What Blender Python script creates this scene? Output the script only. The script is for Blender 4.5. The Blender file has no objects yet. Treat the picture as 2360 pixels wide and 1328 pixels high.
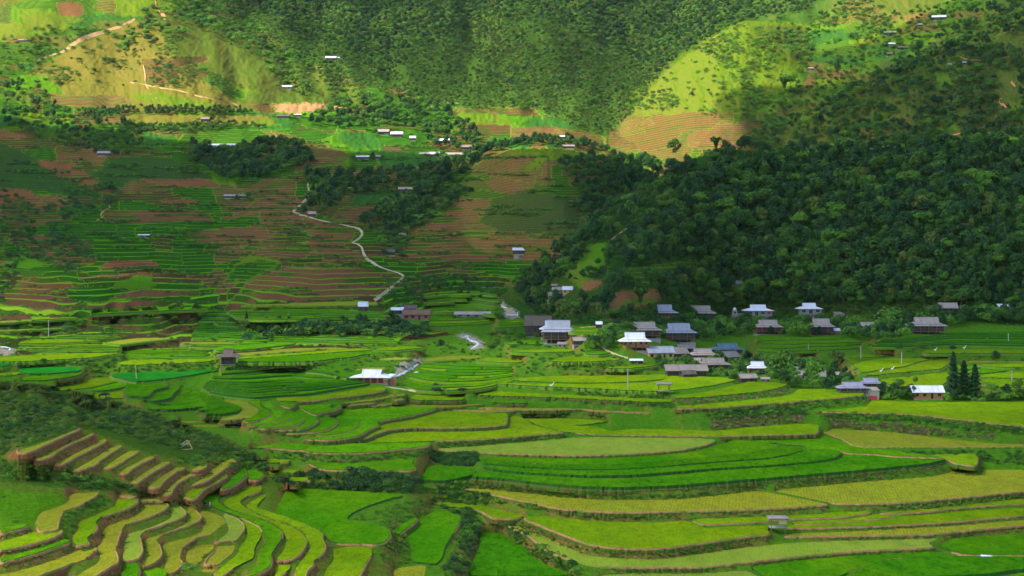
import bpy, bmesh, math, random
import numpy as np
from mathutils import Vector, Matrix
rnd = random.Random(7)
nrs = np.random.RandomState(11)
SC = bpy.context.scene
COL = SC.collection
# ---------------------------------------------------------------- camera
FPX = 3743.0      # focal length in photo pixels (photo is 2360 wide)
U0, V0 = 1180.0, 570.0   # eye level lies on row 570
ZC = 100.0
cam_d = bpy.data.cameras.new('camera'); cam = bpy.data.objects.new('camera', cam_d); COL.objects.link(cam)
cam_d.sensor_width = 36.0; cam_d.lens = 36.0*FPX/2360.0
cam_d.shift_y = -(664.0-V0)/2360.0
cam_d.clip_start = 1.0; cam_d.clip_end = 20000.0
cam.location = (0, 0, ZC); cam.rotation_euler = (math.radians(90), 0, 0)
SC.camera = cam
# ---------------------------------------------------------------- world, sun
SUN_EL, SUN_AZ = math.radians(47), math.radians(-104)   # azimuth measured from +Y towards +X
sd = Vector((math.sin(SUN_AZ)*math.cos(SUN_EL), math.cos(SUN_AZ)*math.cos(SUN_EL), math.sin(SUN_EL)))
W = bpy.data.worlds.new('World'); SC.world = W; W.use_nodes = True
nt = W.node_tree; nt.nodes.clear()
wo = nt.nodes.new('ShaderNodeOutputWorld'); bg = nt.nodes.new('ShaderNodeBackground'); sk = nt.nodes.new('ShaderNodeTexSky')
sk.sky_type = 'NISHITA'; sk.sun_disc = False; sk.sun_elevation = SUN_EL; sk.sun_rotation = SUN_AZ
sk.altitude = 900; sk.air_density = 1.0; sk.dust_density = 2.0
nt.links.new(sk.outputs[0], bg.inputs[0]); bg.inputs[1].default_value = 0.15
nt.links.new(bg.outputs[0], wo.inputs[0])
ld = bpy.data.lights.new('sun', 'SUN'); lo = bpy.data.objects.new('sun', ld); COL.objects.link(lo)
ld.energy = 3.9; ld.angle = math.radians(0.5); ld.color = (1.0, 0.93, 0.80)
lo.rotation_euler = (-sd).to_track_quat('-Z', 'Y').to_euler(); lo.location = (0, 0, 600)
SC.view_settings.view_transform = 'Standard'; SC.view_settings.look = 'None'
SC.view_settings.exposure = 1.45; SC.view_settings.gamma = 1.0; SC.view_settings.use_curve_mapping = False
SC.render.engine = 'CYCLES'
SC.cycles.max_bounces = 6; SC.cycles.transparent_max_bounces = 12; SC.cycles.diffuse_bounces = 3
SC.cycles.use_denoising = True
# ---------------------------------------------------------------- helpers
def tag(o, label=None, cat=None, group=None, kind=None):
    if label: o['label'] = label
    if cat: o['category'] = cat
    if group: o['group'] = group
    if kind: o['kind'] = kind
    return o
def empty(name, loc=(0, 0, 0), rz=0.0, sc=1.0):
    o = bpy.data.objects.new(name, None); COL.objects.link(o)
    o.location = loc; o.rotation_euler = (0, 0, rz); o.scale = (sc, sc, sc); o.empty_display_size = 0.5
    return o
def meshobj(name, verts, faces, mat, parent=None, smooth=False):
    me = bpy.data.meshes.new(name); me.from_pydata([tuple(v) for v in verts], [], faces)
    for m in (mat if isinstance(mat, (list, tuple)) else [mat]): me.materials.append(m)
    if smooth: me.polygons.foreach_set('use_smooth', [True]*len(me.polygons))
    me.update()
    o = bpy.data.objects.new(name, me); COL.objects.link(o)
    if parent: o.parent = parent
    return o
class MB:
    """collects boxes, beams and plates, links them as one mesh"""
    def __init__(s): s.v = []; s.f = []; s.mi = []
    def add(s, vs, fs, mi=0):
        b = len(s.v); s.v += [tuple(v) for v in vs]; s.f += [tuple(i+b for i in f) for f in fs]; s.mi += [mi]*len(fs)
    def box(s, x0, y0, z0, x1, y1, z1, mi=0):
        vs = [(x0,y0,z0),(x1,y0,z0),(x1,y1,z0),(x0,y1,z0),(x0,y0,z1),(x1,y0,z1),(x1,y1,z1),(x0,y1,z1)]
        s.add(vs, [(0,3,2,1),(4,5,6,7),(0,1,5,4),(1,2,6,5),(2,3,7,6),(3,0,4,7)], mi); return s
    def beam(s, a, b, r, n=6, r2=None, mi=0):
        a = Vector(a); b = Vector(b); d = (b-a).normalized(); r2 = r if r2 is None else r2
        u = d.orthogonal().normalized(); w = d.cross(u); vs = []
        for p, q in ((a, r), (b, r2)):
            for k in range(n):
                t = 2*math.pi*k/n; vs.append(p+u*math.cos(t)*q+w*math.sin(t)*q)
        fs = [(k, (k+1) % n, n+(k+1) % n, n+k) for k in range(n)] + [tuple(range(n))[::-1], tuple(range(n, 2*n))]
        s.add(vs, fs, mi); return s
    def plate(s, pts, th, mi=0):
        """a polygon given by 3-D points, thickened downwards"""
        n = len(pts); vs = [Vector(p) for p in pts]+[Vector(p)-Vector((0, 0, th)) for p in pts]
        fs = [tuple(range(n)), tuple(range(2*n-1, n-1, -1))] + [(k, n+k, n+(k+1) % n, (k+1) % n) for k in range(n)]
        s.add(vs, fs, mi); return s
    def build(s, name, mat, parent=None, smooth=False):
        o = meshobj(name, s.v, s.f, mat, parent, smooth)
        if isinstance(mat, (list, tuple)) and len(mat) > 1: o.data.polygons.foreach_set('material_index', s.mi)
        return o
def copy_tree(o, parent=None):
    c = o.copy(); COL.objects.link(c); c.parent = parent
    for ch in list(o.children): copy_tree(ch, c)
    return c
# ---------------------------------------------------------------- materials
def newmat(name):
    m = bpy.data.materials.new(name); m.use_nodes = True; m.node_tree.nodes.clear(); return m, m.node_tree
def N(nt, t, **k):
    n = nt.nodes.new(t)
    for a, b in k.items():
        if a.startswith('i_'): n.inputs[int(a[2:])].default_value = b
        else: setattr(n, a, b)
    return n
def L(nt, a, b): nt.links.new(a, b)
def noise(nt, vec, scale, detail=4, rough=0.6, dist=0.0):
    n = nt.nodes.new('ShaderNodeTexNoise'); n.inputs['Scale'].default_value = scale; n.inputs['Detail'].default_value = detail
    n.inputs['Roughness'].default_value = rough; n.inputs['Distortion'].default_value = dist
    if vec is not None: L(nt, vec, n.inputs['Vector'])
    return n.outputs['Fac']
def ramp(nt, fac, a, b, lo=0.0, hi=1.0):
    n = nt.nodes.new('ShaderNodeMapRange'); n.inputs[1].default_value = a; n.inputs[2].default_value = b
    n.inputs[3].default_value = lo; n.inputs[4].default_value = hi; L(nt, fac, n.inputs[0]); return n.outputs[0]
def mixc(nt, fac, a, b, mode='MIX'):
    n = nt.nodes.new('ShaderNodeMix'); n.data_type = 'RGBA'; n.blend_type = mode
    for s, v in ((n.inputs[0], fac), (n.inputs[6], a), (n.inputs[7], b)):
        if isinstance(v, (int, float)): s.default_value = v
        elif isinstance(v, tuple): s.default_value = v if len(v) == 4 else v+(1,)
        else: L(nt, v, s)
    return n.outputs[2]
def mth(nt, op, a, b=None):
    n = nt.nodes.new('ShaderNodeMath'); n.operation = op
    for i, v in enumerate((a, b)):
        if v is None: continue
        if isinstance(v, (int, float)): n.inputs[i].default_value = v
        else: L(nt, v, n.inputs[i])
    return n.outputs[0]
def finish(nt, col, rough=0.8, bump=None, bstr=0.5, bdist=0.1, spec=0.2, metal=0.0):
    p = nt.nodes.new('ShaderNodeBsdfPrincipled'); o = nt.nodes.new('ShaderNodeOutputMaterial')
    if isinstance(col, tuple): p.inputs['Base Color'].default_value = col if len(col) == 4 else col+(1,)
    else: L(nt, col, p.inputs['Base Color'])
    p.inputs['Roughness'].default_value = rough; p.inputs['Specular IOR Level'].default_value = spec; p.inputs['Metallic'].default_value = metal
    if bump is not None:
        b = nt.nodes.new('ShaderNodeBump'); b.inputs['Strength'].default_value = bstr; b.inputs['Distance'].default_value = bdist
        L(nt, bump, b.inputs['Height']); L(nt, b.outputs[0], p.inputs['Normal'])
    L(nt, p.outputs[0], o.inputs[0]); return p
def pos(nt):
    return nt.nodes.new('ShaderNodeNewGeometry').outputs['Position']
def mapped(nt, vec, sx, sy, sz, rz=0.0):
    m = nt.nodes.new('ShaderNodeMapping'); L(nt, vec, m.inputs[0]); m.inputs['Scale'].default_value = (sx, sy, sz)
    m.inputs['Rotation'].default_value = (0, 0, rz); return m.outputs[0]
def rice_mat(name, col, col2, streak=0.5, rows=0.0, rough=0.7, water=0.0):
    """rice crop: c1/c2 drift in broad patches, fine plant grain, optional planted rows over muddy water"""
    m, nt = newmat(name); P = pos(nt); oi = N(nt, 'ShaderNodeObjectInfo')
    add = N(nt, 'ShaderNodeVectorMath', operation='ADD'); L(nt, P, add.inputs[0])
    sc = N(nt, 'ShaderNodeVectorMath', operation='SCALE'); L(nt, oi.outputs['Location'], sc.inputs[0]); sc.inputs[3].default_value = 0.0
    L(nt, sc.outputs[0], add.inputs[1])
    broad = noise(nt, mapped(nt, P, 0.07, 0.03, 0.07), 1.0, 3, 0.55, 0.6)
    fine = noise(nt, mapped(nt, P, 1.1, 0.45, 1.1), 1.0, 5, 0.75)
    c = mixc(nt, ramp(nt, broad, 0.35, 0.68), col, col2)
    rv = ramp(nt, oi.outputs['Random'], 0, 1, 0.0, 0.45)
    c = mixc(nt, rv, c, tuple(0.5*(a+b) for a, b in zip(col, col2)))
    br = ramp(nt, oi.outputs['Random'], 0, 1, 0.82, 1.15)
    c = mixc(nt, 1.0, c, (1, 1, 1), 'MULTIPLY')
    hv = N(nt, 'ShaderNodeHueSaturation'); L(nt, c, hv.inputs['Color']); L(nt, br, hv.inputs['Value'])
    hv.inputs['Hue'].default_value = 0.5; c = hv.outputs[0]
    dark = tuple(x*0.30 for x in col)
    tuft = noise(nt, mapped(nt, P, 2.6, 1.3, 2.6), 1.0, 3, 0.8)
    mid = noise(nt, mapped(nt, P, 0.30, 0.12, 0.3), 1.0, 4, 0.65)
    c = mixc(nt, ramp(nt, mid, 0.45, 0.68, 0.0, 0.55), c, tuple(x*0.62 for x in col))
    c = mixc(nt, ramp(nt, mid, 0.30, 0.45, 0.30, 0.0), c, tuple(min(1, x*1.25+0.02*(i == 0)) for i, x in enumerate(col2)))
    c = mixc(nt, ramp(nt, fine, 0.47, 0.70, 0.0, min(0.85, streak*1.35)), c, dark)
    c = mixc(nt, ramp(nt, tuft, 0.50, 0.68, 0.0, streak*0.8), c, dark)
    if rows > 0:
        w = N(nt, 'ShaderNodeTexWave'); w.wave_type = 'BANDS'; w.bands_direction = 'X'
        L(nt, mapped(nt, P, 1, 1, 1, 0.15), w.inputs['Vector']); w.inputs['Scale'].default_value = 0.55; w.inputs['Distortion'].default_value = 3.0
        w.inputs['Detail'].default_value = 1.5; w.inputs['Detail Scale'].default_value = 0.6
        g2 = noise(nt, mapped(nt, P, 2.2, 0.7, 2.2), 1.0, 2, 0.6)
        f = mth(nt, 'MULTIPLY', ramp(nt, w.outputs[0], 0.35, 0.9), ramp(nt, g2, 0.4, 0.6))
        c = mixc(nt, mth(nt, 'MULTIPLY', f, rows), c, (0.13, 0.085, 0.03))
    p = finish(nt, c, 0.9, mth(nt, 'ADD', fine, mth(nt, 'MULTIPLY', tuft, 0.7)), 0.9, 0.35, water*0.25)
    return m
RICE = {
 'y': rice_mat('rice_young_yellow', (0.255, 0.262, 0.006), (0.180, 0.250, 0.005), 0.42, 0.62, 0.65, 0.1),
 'b': rice_mat('rice_lime', (0.125, 0.255, 0.003), (0.190, 0.275, 0.004), 0.42, 0.16),
 'g': rice_mat('rice_fresh_green', (0.045, 0.210, 0.002), (0.110, 0.255, 0.003), 0.48, 0.12),
 'd': rice_mat('rice_deep_green', (0.030, 0.165, 0.003), (0.075, 0.205, 0.003), 0.60),
 'e': rice_mat('rice_emerald', (0.010, 0.175, 0.012), (0.020, 0.215, 0.014), 0.25),
 'o': rice_mat('rice_pale_flooded', (0.195, 0.270, 0.018), (0.150, 0.255, 0.008), 0.22, 0.25, 0.5, 0.2),
}
def soil_like(name, a, b, g, gmix=0.35, sc=0.9):
    m, nt = newmat(name); P = pos(nt)
    n1 = noise(nt, P, sc, 6, 0.7); n2 = noise(nt, P, sc*0.28, 4, 0.6); n3 = noise(nt, P, sc*3.5, 3, 0.7)
    c = mixc(nt, ramp(nt, n1, 0.35, 0.65), a, b); c = mixc(nt, ramp(nt, n3, 0.55, 0.8, 0, 0.6), c, tuple(x*0.4 for x in a))
    c = mixc(nt, ramp(nt, n2, 0.52, 0.60, 0, gmix), c, g)
    finish(nt, c, 0.95, n1, 0.8, 0.3, 0.05); return m
M_BUND = soil_like('bund_mud', (0.34, 0.20, 0.075), (0.23, 0.135, 0.045), (0.10, 0.17, 0.02), 0.6, 0.8)
M_SOILBANK = soil_like('earth_bank', (0.230, 0.098, 0.038), (0.120, 0.048, 0.020), (0.09, 0.12, 0.016), 0.65, 1.3)
M_MIXBANK = soil_like('overgrown_bank', (0.125, 0.075, 0.026), (0.045, 0.110, 0.010), (0.030, 0.120, 0.006), 0.7, 1.3)
M_DIRT = soil_like('dirt_track', (0.34, 0.19, 0.08), (0.42, 0.26, 0.12), (0.14, 0.15, 0.03), 0.45, 0.3)
M_ROAD = soil_like('gravel_road', (0.44, 0.34, 0.20), (0.32, 0.25, 0.15), (0.12, 0.16, 0.04), 0.45, 0.5)
M_REDDIRT = soil_like('red_dirt', (0.38, 0.14, 0.06), (0.50, 0.24, 0.12), (0.06, 0.10, 0.02), 0.2, 0.4)
M_ROCK = soil_like('river_rock', (0.42, 0.38, 0.31), (0.26, 0.22, 0.17), (0.5, 0.46, 0.38), 0.5, 1.4)
def ground_mat():
    m, nt = newmat('terrain_soil_and_grass'); P = pos(nt)
    def att(n):
        a = N(nt, 'ShaderNodeAttribute'); a.attribute_name = n; return a
    tr, ri, li = att('tread').outputs[0], att('riser').outputs[0], att('lip').outputs[0]
    ph, te, sf = att('ph').outputs[2], att('ter').outputs[2], att('sf').outputs[2]
    n_w = noise(nt, mapped(nt, P, 0.05, 0.05, 0.05), 1.0, 3)
    phn = mth(nt, 'ADD', ph, mth(nt, 'MULTIPLY', mth(nt, 'SUBTRACT', n_w, 0.5), 0.12))
    fr = mth(nt, 'FRACT', phn)
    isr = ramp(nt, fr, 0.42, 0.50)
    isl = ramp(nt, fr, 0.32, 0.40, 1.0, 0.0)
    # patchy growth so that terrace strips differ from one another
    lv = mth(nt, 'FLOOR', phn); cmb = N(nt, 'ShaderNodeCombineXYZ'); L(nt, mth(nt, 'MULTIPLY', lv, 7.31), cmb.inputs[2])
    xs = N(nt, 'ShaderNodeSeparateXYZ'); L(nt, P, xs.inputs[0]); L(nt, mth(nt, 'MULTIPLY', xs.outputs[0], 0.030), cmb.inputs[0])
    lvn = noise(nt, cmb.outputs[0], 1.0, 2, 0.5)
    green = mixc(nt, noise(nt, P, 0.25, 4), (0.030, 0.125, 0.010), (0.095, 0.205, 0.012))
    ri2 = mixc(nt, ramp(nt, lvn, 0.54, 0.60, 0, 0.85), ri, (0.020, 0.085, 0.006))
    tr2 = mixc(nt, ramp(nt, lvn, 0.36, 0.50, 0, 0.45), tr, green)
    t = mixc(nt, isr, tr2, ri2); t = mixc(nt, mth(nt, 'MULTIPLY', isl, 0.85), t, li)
    base = mixc(nt, te, tr, t)
    # steep banks between fields: soil showing through grass
    gx = nt.nodes.new('ShaderNodeNewGeometry'); sp = N(nt, 'ShaderNodeSeparateXYZ'); L(nt, gx.outputs['True Normal'], sp.inputs[0])
    steep = ramp(nt, sp.outputs[2], 0.80, 0.96, 1.0, 0.0)
    n1 = noise(nt, mapped(nt, P, 1, 1, 1.6), 0.45, 5, 0.7); n4 = noise(nt, mapped(nt, P, 2.2, 2.2, 1.0), 1.0, 5, 0.8)
    soil = mixc(nt, ramp(nt, n4, 0.35, 0.62), (0.120, 0.048, 0.020), (0.300, 0.140, 0.052))
    soil = mixc(nt, ramp(nt, noise(nt, P, 0.09, 3), 0.48, 0.66, 0, 0.75), soil, (0.30, 0.095, 0.040))
    soil = mixc(nt, mth(nt, 'MULTIPLY', ramp(nt, n1, 0.45, 0.58, 0, 1.0), mth(nt, 'SUBTRACT', 0.9, mth(nt, 'MULTIPLY', sf, 0.65))), soil, (0.085, 0.135, 0.016))
    k = mth(nt, 'MULTIPLY', steep, mth(nt, 'MULTIPLY', sf, ramp(nt, n1, 0.30, 0.45, 0.55, 1.0)))
    c = mixc(nt, k, base, soil)
    big = noise(nt, P, 0.035, 5, 0.6)
    c = mixc(nt, ramp(nt, big, 0.40, 0.80, 0.0, 0.35), c, mixc(nt, 0.5, c, (0.040, 0.110, 0.012)))
    fine = noise(nt, P, 0.9, 6, 0.75)
    mul = ramp(nt, fine, 0.25, 0.75, 0.55, 1.40); cv = N(nt, 'ShaderNodeCombineXYZ')
    for i in range(3): L(nt, mul, cv.inputs[i])
    c = mixc(nt, 1.0, c, cv.outputs[0], 'MULTIPLY')
    finish(nt, c, 0.95, mth(nt, 'ADD', fine, noise(nt, P, 0.22, 4)), 0.9, 0.9, 0.0)
    return m
M_GROUND = ground_mat()
def leaf_mat(name, a, b, tip, var=0.25):
    m, nt = newmat(name); P = pos(nt); oi = N(nt, 'ShaderNodeObjectInfo')
    n1 = noise(nt, P, 1.3, 3, 0.7)
    c = mixc(nt, oi.outputs['Random'], a, b); c = mixc(nt, ramp(nt, n1, 0.45, 0.75, 0, 0.7), c, tip)
    d = N(nt, 'ShaderNodeBsdfPrincipled'); L(nt, c, d.inputs['Base Color']); d.inputs['Roughness'].default_value = 0.6; d.inputs['Specular IOR Level'].default_value = 0.25
    t = N(nt, 'ShaderNodeBsdfTranslucent'); L(nt, c, t.inputs[0])
    mx = N(nt, 'ShaderNodeMixShader'); mx.inputs[0].default_value = 0.25
    L(nt, d.outputs[0], mx.inputs[1]); L(nt, t.outputs[0], mx.inputs[2])
    o = N(nt, 'ShaderNodeOutputMaterial'); L(nt, mx.outputs[0], o.inputs[0]); return m
M_LEAF = leaf_mat('leaf_broad', (0.014, 0.070, 0.008), (0.055, 0.145, 0.008), (0.090, 0.20, 0.010))
M_LEAFD = leaf_mat('leaf_dark', (0.006, 0.040, 0.010), (0.025, 0.090, 0.014), (0.050, 0.13, 0.014))
M_LEAFO = leaf_mat('leaf_olive', (0.060, 0.125, 0.012), (0.105, 0.150, 0.014), (0.17, 0.22, 0.02))
M_LEAFB = leaf_mat('leaf_bright', (0.045, 0.170, 0.008), (0.100, 0.240, 0.010), (0.17, 0.30, 0.02))
M_CONI = leaf_mat('needle_dark', (0.008, 0.042, 0.012), (0.016, 0.062, 0.014), (0.030, 0.095, 0.016))
M_BARK, _nt = newmat('bark'); finish(_nt, mixc(_nt, noise(_nt, pos(_nt), 3, 4), (0.07, 0.045, 0.03), (0.20, 0.15, 0.11)), 0.9)
# ---------------------------------------------------------------- survey: sight lines -> distances
TILES = dict(A=(0,878,2.95),B=(780,878,2.95),C=(1560,878,2.95),D=(0,440,2.95),E=(780,440,2.95),F=(1560,440,2.95),
 P=(0,1103,5.9),Q=(300,1103,5.9),R=(300,1000,5.9),S=(600,1000,5.9),T=(600,1103,5.9),U=(960,1103,5.9),V=(0,800,5.9),
 H1=(1140,630,6.542),H2=(1400,680,6.542),H3=(1640,640,6.542),H4=(2000,640,6.542),H5=(1500,780,6.542),H6=(1820,760,6.542),
 H7=(2000,780,6.542),H8=(760,640,6.542),H9=(760,780,6.542),I1=(800,260,6.542),I2=(600,380,6.542),I3=(420,780,6.542),
 I5=(2000,0,6.542),I6=(2000,150,6.542),X1=(1100,820,3.64),X2=(640,860,3.64),Y1=(0,560,3.033),Y2=(440,560,3.033),
 Y3=(200,380,3.033),Y4=(0,380,4.847),Z1=(0,0,2.95),Z2=(780,0,2.95),Z3=(1560,0,2.95),PX=(0,0,1.0))
def pts(s):
    out = []; t = TILES['PX']
    for w in s.split():
        if w in TILES: t = TILES[w]
        else:
            x, y = w.split(','); out.append((t[0]+float(x)/t[2], t[1]+float(y)/t[2]))
    return np.array(out)
G0U, G0V, GS = -260.0, -170.0, 2.0        # survey raster origin and spacing (photo pixels)
GW, GH = 1441, 851
gu = G0U+GS*np.arange(GW); gv = G0V+GS*np.arange(GH)
# control distances of the open terrain (u, v, scale px per metre)
CP = """-200,1328,17.0 500,1328,16.8 1180,1328,16.1 1800,1328,15.9 2500,1328,15.8 -200,1460,19.3 1180,1460,18.4 2500,1460,18.2
-200,1210,15.0 600,1210,15.0 1300,1210,14.4 2500,1210,14.4 600,1100,12.8 1300,1100,12.8 2500,1100,12.8
500,1000,11.5 1180,1000,11.5 2500,1000,11.5 0,900,9.9 700,900,9.9 1400,900,9.9 2500,900,9.9
0,800,8.1 700,800,8.1 1400,800,8.1 2500,800,8.1 0,740,6.4 600,740,6.3 1200,730,5.6 1800,730,5.5 2500,740,5.6
-200,650,4.9 500,650,4.7 1000,650,4.6 1500,650,4.4 2500,650,4.4 -200,570,4.2 400,570,3.95 900,570,3.9 1500,570,3.7
-200,480,3.75 300,480,3.5 800,480,3.35 1300,480,3.3 -200,400,3.4 200,400,3.15 700,400,3.0 1100,400,2.85 1600,400,3.0 2400,400,3.3
-200,330,3.1 200,330,2.85 600,330,2.75 1000,330,2.62 1400,330,2.55 1800,330,2.8 2500,330,3.2
-200,250,2.8 200,250,2.6 600,250,2.5 900,250,2.35 1200,250,2.28 1500,250,2.3 1900,250,2.55 2500,240,2.9
0,150,2.38 350,150,2.35 620,150,2.2 900,150,1.95 1200,150,1.98 1450,150,1.85 1700,150,2.1 2100,150,2.4 2500,150,2.7
-200,0,2.05 350,0,2.05 600,0,1.75 900,0,1.55 1200,0,1.62 1500,0,1.5 1750,0,1.5 2000,0,1.75 2300,0,2.2 2500,0,2.35
-200,-160,1.75 350,-160,1.75 900,-160,1.3 1500,-160,1.28 2000,-160,1.5 2500,-160,1.95"""
cp = np.array([[float(x) for x in w.split(',')] for w in CP.split()])
def rbf_fit(x, y, z):
    X = np.stack([x, y], 1)/400.0; n = len(X); r = np.sqrt(((X[:, None]-X[None])**2).sum(-1))
    K = np.where(r > 0, r*r*np.log(r+1e-12), 0)+np.eye(n)*0.004; Pm = np.concatenate([np.ones((n, 1)), X], 1)
    A = np.block([[K, Pm], [Pm.T, np.zeros((3, 3))]]); return X, np.linalg.solve(A, np.concatenate([z, np.zeros(3)]))
RX, RW = rbf_fit(cp[:, 0], cp[:, 1], np.log(cp[:, 2]))
def rbf_eval(u, v):
    u = np.asarray(u, float)/400.0; v = np.asarray(v, float)/400.0; out = RW[-3]+RW[-2]*u+RW[-1]*v
    for (a, b), w in zip(RX, RW[:-3]):
        r2 = (u-a)**2+(v-b)**2; out = out+w*0.5*r2*np.log(r2+1e-12)
    return out
cu = np.arange(G0U, G0U+GS*GW+16, 16.0); cv = np.arange(G0V, G0V+GS*GH+16, 16.0)
CU, CV = np.meshgrid(cu, cv); LSc = rbf_eval(CU, CV)
def bil(arr, u, v, u0, v0, s):
    x = np.clip((np.asarray(u, float)-u0)/s, 0, arr.shape[1]-1.001); y = np.clip((np.asarray(v, float)-v0)/s, 0, arr.shape[0]-1.001)
    i = x.astype(int); j = y.astype(int); fx = x-i; fy = y-j
    return (arr[j, i]*(1-fx)+arr[j, i+1]*fx)*(1-fy)+(arr[j+1, i]*(1-fx)+arr[j+1, i+1]*fx)*fy
def lnD0(u, v): return math.log(FPX)-bil(LSc, u, v, G0U, G0V, 16.0)
UU, VV = np.meshgrid(gu, gv)
LD = lnD0(UU, VV)
LD -= 0  # open terrain
# relief: low folds so slopes are not smooth sheets
def vnoise(u, v, s, seed):
    r = np.random.RandomState(seed); g = r.rand(64, 96)
    x = (np.asarray(u)-G0U)/s; y = (np.asarray(v)-G0V)/s
    i = np.floor(x).astype(int); j = np.floor(y).astype(int); fx = x-i; fy = y-j
    fx = fx*fx*(3-2*fx); fy = fy*fy*(3-2*fy)
    g_ = lambda a, b: g[a % 64, b % 96]
    return (g_(j, i)*(1-fx)+g_(j, i+1)*fx)*(1-fy)+(g_(j+1, i)*(1-fx)+g_(j+1, i+1)*fx)*fy-0.5
fold = 0.050*vnoise(UU, VV, 170, 1)+0.020*vnoise(UU, VV, 75, 2)+0.005*vnoise(UU, VV, 34, 3)
LD += fold*np.clip((760-VV)/200, 0, 1)
# gullies and spurs running down the mountain sides
gul = 0.060*vnoise(UU+0.25*VV, VV*0.33+90, 72, 4)+0.024*vnoise(UU-0.3*VV, VV*0.4+30, 30, 5)
LD += gul*np.clip((330-VV)/120, 0, 1)*np.clip((UU-380)/160, 0.12, 1)
# hills standing in front of the open terrain: crest line (u,v,scale), foot line (u,v)
MOUNDS = [
 dict(name='hump', crest='1420,300,2.5 1450,262,2.42 1490,215,2.38 1530,170,2.34 1600,112,2.3 1660,66,2.28 1720,48,2.28 1790,50,2.26 1850,62,2.25 1890,40,2.22 1950,3,2.2 2010,-35,2.15 2200,-80,2.2 2400,-110,2.3 2640,-120,2.4',
   foot='1420,310 1500,345 1600,360 1750,350 1900,330 2400,300 2640,300', p=0.8),
 dict(name='knoll', crest='1040,430,3.1 1080,395,3.2 1120,364,3.35 1180,346,3.5 1260,341,3.55 1340,350,3.5 1420,366,3.4 1500,392,3.35 1560,430,3.4',
   foot='1030,440 1040,520 1100,580 1300,600 1500,600 1570,450', p=0.75),
 dict(name='wooded_hill', crest='1130,700,5.2 1170,672,5.1 1210,632,5.0 1260,600,4.9 1310,556,4.8 1340,520,4.7 1400,486,4.62 1450,452,4.6 1520,410,4.55 1570,376,4.5 1640,352,4.45 1720,345,4.45 1850,352,4.4 2000,345,4.4 2150,330,4.4 2400,318,4.4 2640,305,4.4',
   foot='1120,705 1180,735 1300,750 1500,755 1700,722 1900,730 2150,752 2400,755 2640,755', p=0.8),
 dict(name='spur', crest='-260,868,11.2 0,878,11.1 90,886,11.1 160,897,11.1 230,915,11.2 330,945,11.3 430,978,11.3 500,1004,11.5 560,1028,11.85 610,1060,12.25 660,1100,12.8 700,1150,13.4',
   foot='-260,1470 560,1470 600,1330 650,1200 700,1160', p=0.9)]
MASK = np.zeros((GH, GW), np.int8)
for mi, M in enumerate(MOUNDS):
    c = np.array([[float(x) for x in w.split(',')] for w in M['crest'].split()]); f = pts(M['foot'])
    ua, ub = c[0, 0], c[-1, 0]
    cvv = np.interp(gu, c[:, 0], c[:, 1]); cs = np.interp(gu, c[:, 0], c[:, 2]); fv = np.interp(gu, f[:, 0], f[:, 1])
    if mi in (1, 2): cvv = cvv + 5*vnoise(gu, gu*0+40, 22, 9+mi)
    fd = lnD0(gu, fv)+bil(fold*np.clip((760-VV)/200, 0, 1), gu, fv, G0U, G0V, GS)
    cd = math.log(FPX)-np.log(cs); t = (fv[None]-VV)/np.maximum(fv-cvv, 1)[None]
    ins = (VV >= cvv[None]) & (VV <= fv[None]) & (gu >= ua)[None] & (gu <= ub)[None]
    tt = np.clip(t, 0, 1)
    prof = tt**(1/M['p'])*0.75+0.25*tt**3
    val = fd[None]+(cd-fd)[None]*prof + (0.010*vnoise(UU, VV, 70, 20+mi)+0.003*vnoise(UU, VV, 26, 30+mi))*np.sin(np.pi*tt)*(1 if mi != 3 else 0.5)
    if mi in (0, 1):
        wg = np.clip(np.minimum(gu-ua, (ub-gu) if mi == 1 else 999)/(70.0 if mi == 0 else 150.0), 0, 1)[None]; wg = wg*wg*(3-2*wg); val = LD+(val-LD)*wg
    LD = np.where(ins, val, LD); MASK[ins] = mi+1
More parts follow.
